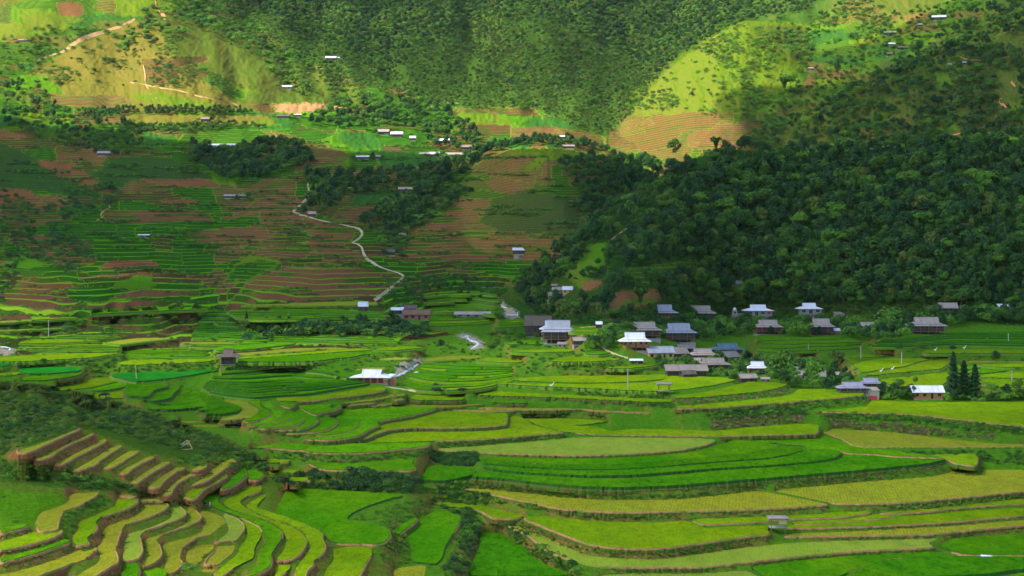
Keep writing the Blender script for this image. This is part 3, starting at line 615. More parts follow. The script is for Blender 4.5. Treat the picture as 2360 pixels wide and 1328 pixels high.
# ---------------------------------------------------------------- land cover zones on the open ground
#  name: (tread, riser, lip, terrace step m or 0, soil share on steep banks)
LC = {
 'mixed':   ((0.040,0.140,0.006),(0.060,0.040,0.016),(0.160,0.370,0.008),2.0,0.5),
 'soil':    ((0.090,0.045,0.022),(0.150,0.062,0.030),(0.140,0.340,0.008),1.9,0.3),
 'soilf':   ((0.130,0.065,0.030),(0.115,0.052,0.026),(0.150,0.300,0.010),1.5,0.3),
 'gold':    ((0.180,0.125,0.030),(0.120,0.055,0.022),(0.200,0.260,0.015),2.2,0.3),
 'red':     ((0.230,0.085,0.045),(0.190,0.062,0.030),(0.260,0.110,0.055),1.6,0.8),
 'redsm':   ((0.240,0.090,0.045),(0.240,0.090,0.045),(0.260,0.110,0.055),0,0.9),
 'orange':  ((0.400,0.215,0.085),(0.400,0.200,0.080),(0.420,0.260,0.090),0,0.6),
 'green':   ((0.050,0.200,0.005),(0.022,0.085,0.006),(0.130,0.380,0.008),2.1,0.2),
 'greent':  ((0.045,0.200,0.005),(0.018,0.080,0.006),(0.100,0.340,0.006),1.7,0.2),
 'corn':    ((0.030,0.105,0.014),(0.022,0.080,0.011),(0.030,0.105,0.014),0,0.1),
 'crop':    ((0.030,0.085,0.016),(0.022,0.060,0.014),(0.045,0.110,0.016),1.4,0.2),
 'grass':   ((0.065,0.180,0.006),(0.065,0.180,0.006),(0.065,0.180,0.006),0,0.3),
 'lime':    ((0.095,0.165,0.008),(0.095,0.165,0.008),(0.095,0.165,0.008),0,0.3),  # bright grass; the knoll top's sunlit look is put into this colour too
 'dry':     ((0.140,0.130,0.018),(0.150,0.100,0.025),(0.140,0.130,0.018),0,0.3),
 'dryt':    ((0.190,0.150,0.025),(0.090,0.050,0.018),(0.180,0.220,0.015),4.0,0.3),
 'scrub':   ((0.070,0.110,0.012),(0.070,0.110,0.012),(0.070,0.110,0.012),0,0.35),
 'scrubg':  ((0.040,0.098,0.010),(0.040,0.098,0.010),(0.040,0.098,0.010),0,0.3),
 'woodf':   ((0.050,0.105,0.012),(0.050,0.105,0.012),(0.050,0.105,0.012),0,0.1),
 'wood':    ((0.022,0.070,0.008),(0.022,0.070,0.008),(0.022,0.070,0.008),0,0.12),
 'bank':    ((0.070,0.180,0.010),(0.110,0.070,0.030),(0.110,0.230,0.012),0,0.75),
 'bankg':   ((0.060,0.180,0.008),(0.060,0.130,0.012),(0.110,0.230,0.012),0,0.35),
 'spurb':   ((0.080,0.140,0.012),(0.150,0.080,0.030),(0.110,0.230,0.012),0,1.0),
 'rock':    ((0.300,0.250,0.180),(0.300,0.250,0.180),(0.300,0.250,0.180),0,0.0),
}
LCN = list(LC)
ZONES = """
woodf|PX 420,-200 2700,-200 2700,-60 2000,-60 1880,30 1720,44 1600,106 1520,165 1440,250 1400,320 1240,255 1000,245 880,215 700,130 540,20 420,-200
bank|PX -300,735 2700,735 2700,1500 -300,1500
bankg|PX 1060,880 1560,890 2000,930 2700,900 2700,1130 1700,1130 1060,1120
bankg|PX 420,800 820,790 830,930 600,945 400,900
mixed|PX -300,735 900,735 1050,770 760,810 400,822 -300,810
spurb|PX -300,870 90,886 230,915 430,978 560,1028 660,1100 700,1180 860,1240 900,1500 -300,1500
scrubg|PX -300,870 0,880 90,886 230,915 430,978 560,1028 610,1060 590,1080 530,1056 440,1062 330,1042 280,1020 195,988 60,1030 0,1050 -300,1060
grass|PX 0,1130 60,1135 150,1140 160,1150 120,1175 85,1190 80,1215 0,1220 -300,1230 -300,1120
grass|P 860,440 1050,395 1300,250 1370,200 1550,285 1560,350 1350,440 1040,580 1060,670 970,790 950,850 800,790 800,600
scrubg|PX 20,1060 160,1075 330,1130 370,1150 330,1140 200,1130 0,1110 0,1060
crop|PX -300,300 0,325 200,420 240,455 150,450 100,440 -300,420
red|PX 78,370 160,370 200,398 230,430 215,435 165,415 130,402
red|PX -200,430 0,432 60,437 100,462 60,474 -200,478
soil|PX -200,482 80,485 85,492 -200,494
mixed|PX -200,495 250,480 250,640 -200,640
soil|PX 20,540 130,540 150,560 20,562
red|Y3 150,665 420,663 490,690 520,715 300,725 80,720 120,700
soilf|PX -200,735 140,735 190,700 230,665 160,650 60,635 30,665 -200,700
gold|PX 30,665 70,640 110,633 160,650 172,665 100,672
greent|PX 150,662 240,660 270,675 270,690 190,698 160,690
soilf|PX 185,745 400,770 450,750 460,722 430,712 240,722 195,728
soil|PX 180,712 410,704 410,690 230,692
soil|Y1 770,380 1400,365 1380,320 900,330
red|Y1 640,235 1230,215 1150,205 700,215
soil|Y2 230,460 430,460 450,410 1000,400 1300,350 1350,260 1290,180 1000,170 700,170 500,200 430,240 340,330
green|Y2 350,345 850,340 850,320 350,318
lime|Y2 230,270 420,262 600,160 640,120 420,80 340,120 280,200
soil|Y2 170,150 300,120 380,60 370,20 200,25 190,100
soil|Y2 160,340 240,340 350,270 200,280
greent|Y2 230,270 380,262 600,150 620,120 500,110 330,150
mixed|Y2 560,120 1200,140 1260,160 1160,20 820,20 780,90
soil|Y3 690,480 700,520 1080,550 1130,560 1150,430 1000,430 800,460
soilf|Y3 920,580 1110,575 1100,640 1000,680 890,670
soil|Y3 100,310 130,400 500,405 900,390 860,340 800,310 400,315
red|Y3 350,95 580,150 940,150 860,100 600,95
red|Y3 510,240 600,280 770,275 750,235
soil|Y3 1110,170 1250,90 1456,90 1460,330 1200,320 1000,380 930,400 940,360 1050,340 1190,240
soil|I2 500,690 0,700 -10,1200 800,1190 1330,1180 1440,1040 1400,940 1000,850 620,760
mixed|I2 0,900 500,900 800,1080 700,1160 0,1180
crop|PX 245,360 380,360 440,385 500,410 440,412 320,412 240,440 230,400
soil|I2 1240,650 1030,800 1500,880 1700,890 1960,800 2040,620
soil|PX 760,390 940,385 930,402 770,412
corn|PX 820,450 930,440 920,468 800,475
soil|PX 949,538 1146,531 1105,511 1112,487 1136,457 1068,460 1010,501
crop|PX 1136,457 1200,440 1330,455 1340,500 1310,540 1146,531 1105,511
soil|PX 1085,405 1110,370 1150,358 1235,362 1215,385 1150,395
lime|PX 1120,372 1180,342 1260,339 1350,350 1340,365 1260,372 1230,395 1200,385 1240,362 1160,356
soil|PX 940,545 1310,545 1305,600 1180,605 930,600 890,590
mixed|PX 900,600 1250,600 1160,680 1000,690 880,660
dry|PX 90,150 300,50 380,60 430,160 560,240 560,258 290,255 120,215 60,170
scrub|PX 340,20 480,60 700,150 830,240 790,255 700,245 560,200 400,130
lime|PX -100,55 110,52 130,68 40,82 -100,80
green|PX -100,90 130,100 120,140 -100,160
grass|PX 60,165 110,180 150,215 100,212
dryt|PX 330,135 480,130 480,142 415,152 412,195 335,195
dry|PX 300,210 400,210 540,245 560,258 300,250
lime|PX 300,212 380,215 545,250 560,258 470,256 310,232
soilf|PX 118,220 293,222 295,252 118,240
greent|PX 100,240 170,245 170,268 100,262
dry|PX 290,265 600,266 640,275 600,288 290,286
lime|PX 590,272 650,288 600,290
orange|PX 630,240 700,238 790,243 780,252 640,262
gold|PX 560,240 620,240 640,262 590,258
green|PX 200,285 290,285 330,335 240,345 200,325
green|PX 410,330 420,308 600,298 620,310 600,325 500,335
corn|PX 325,300 390,315 395,335 335,338
red|PX -200,295 0,298 60,312 50,318 -200,312
red|PX 130,5 190,5 190,35 140,38
corn|PX 150,52 230,50 180,70
soilf|PX 625,298 700,320 810,355 800,365 700,362 650,330
corn|PX 780,305 860,305 885,340 820,347 785,325
corn|PX 860,350 1090,352 1060,375 880,388
green|PX 820,205 880,203 960,228 920,250 850,228
soil|PX 880,202 920,203 965,228 950,235 900,215
lime|PX 1030,262 1120,260 1178,275 1170,283 1060,285
dryt|PX 1100,248 1230,248 1245,265 1170,268
dryt|PX 1060,285 1180,285 1180,315 1060,312
soil|PX 1180,295 1260,290 1330,302 1400,322 1370,332 1180,320
corn|PX 1130,318 1240,325 1210,345 1110,335
lime|PX 1850,70 1945,0 2010,-40 2060,-60 2060,-30 1980,20 1890,80
grass|PX 1600,200 1700,180 1850,170 1860,230 1780,262 1580,262
lime|PX 1500,170 1600,105 1700,50 1800,50 1870,60 1880,100 1860,170 1700,260 1560,262 1450,262 1440,230
scrub|PX 1750,60 1860,60 1900,140 1830,140 1780,100
corn|PX 1870,160 1900,140 1900,110 1990,70 2010,90 1960,130
corn|PX 1850,165 1950,165 1920,180 1840,178
corn|PX 2080,5 2150,10 2140,32 2070,35
dry|PX 2150,15 2195,5 2190,25 2150,32
green|PX 1800,235 1950,200 2050,120 2100,120 2080,170 1960,210 1880,235 1800,262
soilf|PX 1810,245 1890,205 1860,205 1800,238
mixed|PX 1860,70 1950,0 2080,-60 2330,-60 2260,40 2160,90 2080,150 1980,210 1880,270 1780,300 1740,290 1800,240 1860,180
grass|PX 2330,235 2420,235 2400,280 2320,280
gold|PX 1440,270 1570,262 1570,300 1560,335 1480,348 1400,335 1400,310 1440,290
soil|PX 1425,280 1500,270 1510,285 1430,295
soil|PX 1400,300 1470,290 1490,305 1400,315
gold|PX 1570,258 1695,258 1685,290 1560,305
soil|PX 1655,282 1770,282 1735,312 1640,342 1600,338
grass|PX 1395,610 1330,640 1300,640 1370,560 1400,560
redsm|PX 1400,718 1425,670 1515,668 1520,695 1440,715
grass|PX 1440,690 1520,688 1500,700 1430,705
greent|PX 1450,620 1600,600 1618,640 1455,656
grass|PX 1310,640 1350,625 1370,650 1340,670
redsm|PX 1345,650 1395,645 1375,665 1340,672
mixed|PX 1960,290 2060,250 2100,285 2020,320
grass|PX 2150,170 2230,150 2230,185 2170,200
mixed|PX 2090,300 2180,260 2210,300 2140,318
grass|PX 2240,320 2400,300 2400,330 2250,335
wood|PX 1170,700 1420,745 1700,700 1900,720 2700,750 2700,780 2250,742 1900,735 1750,745 1500,752 1300,752 1180,730
rock|E 1000,710 1060,700 1150,790 1220,820 1210,870 1130,870 1080,780
rock|H9 940,580 1050,370 1180,330 1330,285 1420,300 1330,400 1180,500 1000,580
rock|H8 1900,880 2000,830 2110,850 2300,960 2350,1040 2150,1100 2080,1070 2200,1000 2050,930
rock|PX -60,790 20,800 40,805 30,818 -60,822
"""
ZR = np.full((GH, GW), LCN.index('mixed'), np.int32)
ZR[(UU > 1700) & (MASK != 3) & (VV < 335)] = LCN.index('scrubg')
ZR[(MASK == 3)] = LCN.index('wood'); ZR[(MASK == 2)] = LCN.index('mixed')
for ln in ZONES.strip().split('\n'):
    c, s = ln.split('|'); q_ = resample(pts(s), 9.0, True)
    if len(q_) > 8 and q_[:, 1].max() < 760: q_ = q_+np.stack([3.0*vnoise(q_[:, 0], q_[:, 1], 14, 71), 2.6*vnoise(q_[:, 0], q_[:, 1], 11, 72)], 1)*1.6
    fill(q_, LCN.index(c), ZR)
# patchwork of small plots on the lower hillsides
_w1, _w2 = 22*vnoise(UU, VV, 40, 81), 8*vnoise(UU, VV, 18, 82)
r_ = np.random.RandomState(5); SX, SY = r_.uniform(-260, 2620, 1100), r_.uniform(-160, 765, 1100)
best = np.full(UU.shape, 1e9); who = np.zeros(UU.shape, np.int32)
for k in range(1100):
    a0, a1 = int(max(0, (SX[k]-260-G0U)/GS)), int(min(GW, (SX[k]+260-G0U)/GS)); b0, b1 = int(max(0, (SY[k]-70-G0V)/GS)), int(min(GH, (SY[k]+70-G0V)/GS))
    if a1 <= a0 or b1 <= b0: continue
    sl = (slice(b0, b1), slice(a0, a1)); dd = np.abs(UU[sl]-SX[k]+_w1[sl])+3.6*np.abs(VV[sl]-SY[k]+_w2[sl]); m = dd < best[sl]
    best[sl] = np.where(m, dd, best[sl]); who[sl] = np.where(m, k, who[sl])
PT = r_.choice([LCN.index(x) for x in ('mixed', 'soil', 'soilf', 'green', 'greent', 'crop', 'scrubg', 'red', 'grass')], 1100, p=[0.30, 0.12, 0.08, 0.24, 0.14, 0.03, 0.04, 0.02, 0.03])
PT2 = r_.choice([LCN.index(x) for x in ('mixed', 'soil', 'green', 'greent', 'corn', 'scrub', 'grass', 'lime', 'crop')], 1100, p=[0.16, 0.10, 0.18, 0.08, 0.14, 0.10, 0.14, 0.07, 0.03])
pm = (ZR == LCN.index('mixed')) & (VV < 765)
ZR[pm] = np.where(VV < 300, PT2[who], PT[who])[pm]
TAB = np.array([list(LC[k][0])+list(LC[k][1])+list(LC[k][2])+[LC[k][3], LC[k][4]] for k in LCN])
# ---------------------------------------------------------------- the ground sheet
def grid_mesh(name, us, vs, drop=0.12):
    A, B = np.meshgrid(us, vs); d = dist(A, B); X = world(A, B, d); z = X[..., 2]
    x = np.clip(((A-G0U)/GS).round().astype(int), 0, GW-1); y = np.clip(((B-G0V)/GS).round().astype(int), 0, GH-1)
    jx = np.clip(x+nrs.randint(-3, 4, x.shape), 0, GW-1); jy = np.clip(y+nrs.randint(-1, 2, x.shape), 0, GH-1)
    Z = ZR[jy, jx]; T = TAB[Z]; inf = LAB[y, x] >= 0
    T2 = TAB[ZR[y, x]]; step = np.maximum(T2[..., 9], 0.5); ter = (T2[..., 9] > 0).astype(float)*(~inf)
    wav = 1.6*vnoise(A, B, 120, 51)+0.8*vnoise(A, B, 45, 52)
    ph = (z+wav)/step
    fr = ph-np.floor(ph); q = np.clip((fr-0.45)/0.55, 0, 1)
    zq = (np.floor(ph)+q)*step-wav
    z = np.where(ter > 0, z*0.1+zq*0.9, z)
    z = z+np.where((ter == 0) & ~inf, 0.22*vnoise(A, B, 9, 61)+0.12*vnoise(A, B, 4, 62), 0)*np.clip(d/700, 0.3, 1.2)+np.where((ter == 0) & (d > 900), 1.6*vnoise(A, B, 16, 63)+1.1*vnoise(A, B, 6.5, 64), 0)
    z = z-np.where(inf, drop, 0)
    X[..., 2] = z
    h, w = A.shape; me = bpy.data.meshes.new(name)
    me.vertices.add(h*w); me.vertices.foreach_set('co', X.reshape(-1).astype(np.float32))
    I = np.arange(h*w).reshape(h, w); F = np.stack([I[:-1, :-1], I[1:, :-1], I[1:, 1:], I[:-1, 1:]], -1).reshape(-1)
    nf = (h-1)*(w-1); me.loops.add(nf*4); me.loops.foreach_set('vertex_index', F.astype(np.int32))
    me.polygons.add(nf); me.polygons.foreach_set('loop_start', (np.arange(nf)*4).astype(np.int32)); me.polygons.foreach_set('loop_total', np.full(nf, 4, np.int32))
    me.update(calc_edges=True); me.validate()
    for nme, a, b in (('tread', 0, 3), ('riser', 3, 6), ('lip', 6, 9)):
        at_ = me.attributes.new(nme, 'FLOAT_COLOR', 'POINT'); c = np.concatenate([T[..., a:b], np.ones(T.shape[:2]+(1,))], -1)
        at_.data.foreach_set('color', c.reshape(-1).astype(np.float32))
    for nme, val in (('ph', ph), ('ter', ter), ('sf', T[..., 10])):
        at_ = me.attributes.new(nme, 'FLOAT', 'POINT'); at_.data.foreach_set('value', val.reshape(-1).astype(np.float32))
    me.materials.append(M_GROUND)
    me.polygons.foreach_set('use_smooth', [False]*nf)
    o = bpy.data.objects.new(name, me); COL.objects.link(o); return o
ground_far = grid_mesh('hillside_ground', np.arange(-240, 2601, 3.0), np.concatenate([np.arange(-160, 0, 5.0), np.arange(0, 781, 1.0)]))
tag(ground_far, 'terraced lower slopes and mountain sides above the valley floor', kind='structure')
ground = grid_mesh('valley_ground', np.arange(-240, 2601, 2.5), np.concatenate([np.arange(780, 1345, 2.0), np.arange(1350, 1501, 15.0)]))
tag(ground, 'valley floor with grassy and earthen banks between the rice fields', kind='structure')
# ---------------------------------------------------------------- the fields themselves
def zat(u, v):
    d = dist(u, v); return ZC-(v-V0)/FPX*d
BANK = M_BUND
M_RICESIDE, _nt = newmat('rice_side')  # crop sides coloured darker than the tops, deepening their shade
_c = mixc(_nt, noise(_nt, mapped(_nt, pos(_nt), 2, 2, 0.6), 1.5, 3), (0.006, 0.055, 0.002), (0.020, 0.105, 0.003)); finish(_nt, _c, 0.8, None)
M_GRASSY = soil_like('grass_edge', (0.055, 0.150, 0.010), (0.110, 0.210, 0.012), (0.160, 0.120, 0.045), 0.5, 1.2)
fields_sorted = sorted(range(nF), key=lambda i: -cv_ if False else 0)
def area(p): x, y = p[:, 0], p[:, 1]; return 0.5*np.sum(x*np.roll(y, -1)-y*np.roll(x, -1))
for i, f in enumerate(fields):
    p = f['p']
    if area(p) < 0: p = p[::-1]
    h = f['h']; s_loc = (p[:, 1].mean()-V0)/h
    if f['traced'] and s_loc > 8:
        p = p+nrs.normal(0, 0.35, p.shape)
    d = h*FPX/(p[:, 1]-V0); X = (p[:, 0]-U0)/FPX*d; Y = d; n = len(p)
    # outward normals in plan (positive px area = clockwise on screen with v down)
    tx = np.roll(X, -1)-np.roll(X, 1); ty = np.roll(Y, -1)-np.roll(Y, 1); ln_ = np.hypot(tx, ty)+1e-9
    A2 = 0.5*np.sum(X*np.roll(Y, -1)-Y*np.roll(X, -1)); sg = 1 if A2 > 0 else -1
    nx, ny = sg*ty/ln_, -sg*tx/ln_
    z0 = ZC-h
    crop = {'d': 0.55, 'e': 0.35, 'g': 0.28, 'b': 0.22, 'y': 0.05, 'o': 0.05}[f['c']]
    # which edges are lips (ground drops away outside)
    pn = p+np.stack([np.roll(p[:, 1], -1)-np.roll(p[:, 1], 1), -(np.roll(p[:, 0], -1)-np.roll(p[:, 0], 1))], 1)/np.maximum(np.hypot(*(np.roll(p, -1, 0)-np.roll(p, 1, 0)).T), 1e-6)[:, None]*4.0
    zo = zat(pn[:, 0], pn[:, 1]); lip = zo < z0-0.12
    inset = np.where(lip, 0.08, -0.10 if s_loc > 10.5 else -0.35)
    if s_loc < 8: inset = inset*0.8
    inset = (inset+np.roll(inset, 1)+np.roll(inset, -1))/3
    v = []; fc = []; mi = []
    def ring(off, z):
        off = off+np.zeros(n); return [(X[k]+nx[k]*off[k], Y[k]+ny[k]*off[k], z) for k in range(n)]
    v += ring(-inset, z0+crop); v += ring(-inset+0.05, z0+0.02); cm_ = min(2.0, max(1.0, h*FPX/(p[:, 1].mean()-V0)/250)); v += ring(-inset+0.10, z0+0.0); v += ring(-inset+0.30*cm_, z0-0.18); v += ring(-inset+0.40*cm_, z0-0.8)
    from mathutils.geometry import delaunay_2d_cdt
    vo, _e, fo, _a, _b, _c2 = delaunay_2d_cdt([Vector((q[0], q[1]-Y[0])) for q in v[:n]], [], [list(range(n))], 1, 1e-4)
    base_ = len(v); v += [(q.x, q.y+Y[0], z0+crop) for q in vo]
    for q in fo:
        q = [base_+t_ for t_ in q]; fc.append(tuple(q)); mi.append(0)
    for r in range(4):
        for k in range(n):
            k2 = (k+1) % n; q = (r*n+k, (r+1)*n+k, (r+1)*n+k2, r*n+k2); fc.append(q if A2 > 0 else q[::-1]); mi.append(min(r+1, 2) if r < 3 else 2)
    zc_ = LCN[ZR[int(np.clip((p[:, 1].mean()-G0V)/GS, 0, GH-1)), int(np.clip((p[:, 0].mean()-G0U)/GS, 0, GW-1))]]
    bank_m = M_SOILBANK if zc_ in ('spurb', 'scrubg', 'grass') and f['traced'] else (M_MIXBANK if f['traced'] and s_loc > 9 else M_GRASSY)
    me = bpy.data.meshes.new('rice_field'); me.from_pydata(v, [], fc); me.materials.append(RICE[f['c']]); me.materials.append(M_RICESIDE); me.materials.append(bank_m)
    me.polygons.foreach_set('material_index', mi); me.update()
    o = bpy.data.objects.new('rice_field', me); COL.objects.link(o); o.parent = ground
    f['lip'] = lip; f['XY'] = (X, Y, nx, ny); f['z'] = z0
    # mud bund along the lips
    want = f['traced'] and s_loc > 9.5 and f['c'] != 'd' and f['c'] != 'e'
    if want and lip.sum() > 4:
        hb = 0.16; runs = []
        lipd = lip | (np.roll(lip, 1) & np.roll(lip, -1))
        bv, bf = [], []
        wob = 0.5+0.5*nrs.rand(n); wob = (wob+np.roll(wob, 1)+np.roll(wob, -1))/3
        for k in range(n):
            for off, zz in ((-0.12, 0.0), (-0.07, hb*wob[k]+0.05), (0.10, hb*wob[k]), (0.15, -0.15)):
                bv.append((X[k]+nx[k]*off, Y[k]+ny[k]*off, z0+0.03+zz))
        for k in range(n):
            k2 = (k+1) % n
            if lipd[k] and lipd[k2]:
                for r in range(3): bf.append((4*k+r, 4*k+r+1, 4*k2+r+1, 4*k2+r))
        if bf: meshobj('mud_bund', bv, bf, M_BUND, o, True)
# ---------------------------------------------------------------- clouds (high above, shading parts of the valley)
def cloud_mat(name, tr):
    m, nt = newmat(name); P = pos(nt)
    nn = noise(nt, P, 0.0022, 4, 0.6)
    a = N(nt, 'ShaderNodeBsdfTransparent'); b = N(nt, 'ShaderNodeBsdfTranslucent'); b.inputs[0].default_value = (0.98, 0.97, 0.95, 1)
    c = N(nt, 'ShaderNodeBsdfDiffuse'); c.inputs[0].default_value = (0.98, 0.97, 0.95, 1)
    bc = N(nt, 'ShaderNodeMixShader'); bc.inputs[0].default_value = 0.35; L(nt, b.outputs[0], bc.inputs[1]); L(nt, c.outputs[0], bc.inputs[2])
    mx = N(nt, 'ShaderNodeMixShader'); L(nt, ramp(nt, nn, 0.35, 0.65, min(1, tr*1.25), tr*0.8), mx.inputs[0]); L(nt, bc.outputs[0], mx.inputs[1]); L(nt, a.outputs[0], mx.inputs[2])
    o = N(nt, 'ShaderNodeOutputMaterial'); L(nt, mx.outputs[0], o.inputs[0]); return m
CM = {t: cloud_mat('cloud_vapour', t) for t in (0.25, 0.45, 0.65, 0.85)}
def cloud(u, v, du, dd, t, alt=1150.0, seed=0):
    """cloud whose shade falls on the ground seen at (u, v); du, dd = half sizes in metres"""
    g = at(u, v); k = (alt-g.z)/sd.z; c = g+sd*k
    bm = bmesh.new(); bmesh.ops.create_icosphere(bm, subdivisions=4, radius=1.0)
    r = np.random.RandomState(seed); ph_ = r.rand(12)*6.28
    for vv in bm.verts:
        a = math.atan2(vv.co.y, vv.co.x)
        w = 1+0.10*math.sin(3*a+ph_[0])+0.08*math.sin(5*a+ph_[1])+0.05*math.sin(9*a+ph_[2])+0.04*math.sin(14*a+ph_[3])
        zz = vv.co.z*(70+26*math.sin(vv.co.x*5+ph_[4])*math.sin(vv.co.y*6+ph_[5]))
        vv.co = Vector((vv.co.x*du*w, vv.co.y*dd*w, zz if zz > 0 else zz*0.4))
    me = bpy.data.meshes.new('cloud'); bm.to_mesh(me); bm.free(); me.materials.append(CM[t]); me.polygons.foreach_set('use_smooth', [True]*len(me.polygons))
    o = bpy.data.objects.new('cloud', me); COL.objects.link(o); o.location = c
    tag(o, 'sunlit cloud drifting above the valley, out of the picture', kind='structure'); return o
CLOUDS = [ # u, v, half width, half depth, transparency
 (420, 480, 420, 260, 0.65), (1150, 450, 330, 280, 0.45), (1700, 540, 330, 210, 0.25), (2330, 560, 330, 200, 0.25), (2500, 300, 260, 260, 0.45),
 (1150, 60, 360, 420, 0.85), (2560, 120, 240, 300, 0.65), (-200, 380, 300, 300, 0.25), (1650, -130, 400, 240, 0.25), (840, -40, 230, 260, 0.45),  # those over the top wood are added to darken it
 (700, 800, 330, 150, 0.65), (1700, 900, 400, 190, 0.65), (600, 1150, 260, 140, 0.65), (0, 640, 300, 140, 0.45), (2150, 700, 300, 130, 0.45)]
for k, (u, v, a, b, t) in enumerate(CLOUDS): cloud(u, v, a, b, t, 1150+40*(k % 3), k)
# ---------------------------------------------------------------- plants
def leaves_mesh(name, items, mat):
    """items: (centre, normal, size, aspect)"""
    V_, F_ = [], []
    for c, n, s, a in items:
        n = Vector(n).normalized(); u = n.cross(Vector((rnd.uniform(-1, 1), rnd.uniform(-1, 1), rnd.uniform(-1, 1)))).normalized(); w = n.cross(u)
        c = Vector(c); b = len(V_); V_ += [c-u*s-w*s*a*0.4, c+u*s*0.2-w*s*a, c+u*s+w*s*a*0.3, c-u*s*0.1+w*s*a+n*s*0.25]; F_.append((b, b+1, b+2, b+3))
    me = bpy.data.meshes.new(name); me.from_pydata([tuple(v) for v in V_], [], F_); me.materials.append(mat); me.update(); return me
def rdir(r): 
    z = r.uniform(-1, 1); a = r.uniform(0, 6.283); q = math.sqrt(1-z*z); return Vector((q*math.cos(a), q*math.sin(a), z))
def crown_broad(seed, n, h, rx, rz, cz, mat, lumps=9, leaf=0.055, low=-0.5):
    r = random.Random(seed); L_ = []
    for k in range(lumps):
        d = rdir(r); d.z = max(low, d.z); L_.append((Vector((d.x*rx*0.62, d.y*rx*0.62, cz+d.z*rz*0.62)), r.uniform(0.42, 0.62)))
    it = []
    for k in range(n):
        c, q = L_[r.randrange(lumps)]; d = rdir(r)
        if d.z < -0.55: d.z = -d.z
        p = c+Vector((d.x*rx*q, d.y*rx*q, d.z*rz*q))*r.uniform(0.75, 1.08)
        it.append((p, (d+0.55*rdir(r)+Vector((0, 0, 0.35))), leaf*r.uniform(0.6, 1.3), r.uniform(0.5, 0.9)))
    return leaves_mesh('crown', it, mat)
def trunk_mesh(seed, h, r0, limbs=4, reach=0.22, start=0.45):
    r = random.Random(seed); m = MB(); p = Vector((0, 0, -0.06)); pr = r0
    segs = [Vector((0, 0, -0.06))]
    for k in range(4):
        q = Vector((r.uniform(-0.02, 0.02), r.uniform(-0.02, 0.02), h*(k+1)/4)); m.beam(p, q, pr, 6, pr*0.75); p = q; pr *= 0.75; segs.append(q)
    for k in range(limbs):
        z = r.uniform(start, 0.95)*h; a = r.uniform(0, 6.28); m.beam((0, 0, z), (math.cos(a)*reach, math.sin(a)*reach, z+r.uniform(0.08, 0.2)), r0*0.42, 5, r0*0.15)
    me = bpy.data.meshes.new('trunk'); me.from_pydata(m.v, [], m.f); me.materials.append(M_BARK); me.update(); return me
def crown_conifer(seed, n, mat, r0=0.17, open_=0.25):
    r = random.Random(seed); it = []
    for k in range(n):
        z = r.uniform(0.10, 1.0); tier = 0.5+0.5*math.cos(z*2*math.pi*9); rad = r0*(1.05-z)**0.75*(0.55+0.45*tier)*(1 if z < 0.93 else 0.5); a = r.uniform(0, 6.28); q = math.sqrt(r.random())
        it.append(((math.cos(a)*rad*q, math.sin(a)*rad*q, z), (math.cos(a), math.sin(a), 0.9), 0.028*r.uniform(0.6, 1.3), 0.5))
    return leaves_mesh('crown', it, mat)
def crown_bamboo(seed, n, mat):
    r = random.Random(seed); it = []
    cul = []
    for k in range(16):
        a = r.uniform(0, 6.28); l = r.uniform(0.12, 0.46); cul.append((a, l, r.uniform(0.75, 1.0)))
    for k in range(n):
        a, l, hh = cul[r.randrange(16)]; t = r.uniform(0.2, 1.0)**0.8
        z = hh*math.sin(t*1.75)*1.0; x = l*t**2.2
        p = Vector((math.cos(a)*x, math.sin(a)*x, z))+rdir(r)*0.045
        it.append((p, Vector((math.cos(a), math.sin(a), 0.8))+0.6*rdir(r), 0.050*r.uniform(0.7, 1.5), 0.55))
    return leaves_mesh('crown', it, mat)
def banana_mesh(seed, mat):
    r = random.Random(seed); V_, F_ = [], []
    for st in range(3):
        ox, oy = r.uniform(-0.25, 0.25), r.uniform(-0.2, 0.2)
        for k in range(8):
            a = k*0.785+r.uniform(-0.3, 0.3); up = r.uniform(0.5, 1.1); ln = r.uniform(0.42, 0.62); base = Vector((ox, oy, 0.38)); prev = None
            for j in range(6):
                t = j/5; x = ln*t*math.cos(up*0.6)*1.0; z = ln*(t*math.sin(up)*1.5-0.85*t*t); wd = 0.075*math.sin(math.pi*min(1, t*0.92+0.08))
                c = base+Vector((math.cos(a)*x, math.sin(a)*x, z)); s = Vector((-math.sin(a), math.cos(a), 0))*wd
                V_ += [c-s-Vector((0, 0, wd*0.4)), c, c+s-Vector((0, 0, wd*0.4))]; b = len(V_)
                if prev is not None: F_ += [(b-6, b-3, b-2, b-5), (b-5, b-2, b-1, b-4)]
                prev = 1
    me = bpy.data.meshes.new('leaves'); me.from_pydata([tuple(v) for v in V_], [], F_); me.materials.append(mat); me.update(); return me
def shrub_mesh(seed, n, mat, flat=0.55):
    r = random.Random(seed); it = []; L_ = [(Vector((r.uniform(-0.3, 0.3), r.uniform(-0.3, 0.3), r.uniform(0.1, 0.3)*flat*2)), r.uniform(0.2, 0.34)) for k in range(6)]
    for k in range(n):
        c, q = L_[r.randrange(6)]; d = rdir(r); d.z = abs(d.z)*0.9+0.05
        it.append((c+d*q*r.uniform(0.8, 1.1), d+0.6*rdir(r), 0.062*r.uniform(0.6, 1.3), 0.7))
    return leaves_mesh('foliage', it, mat)
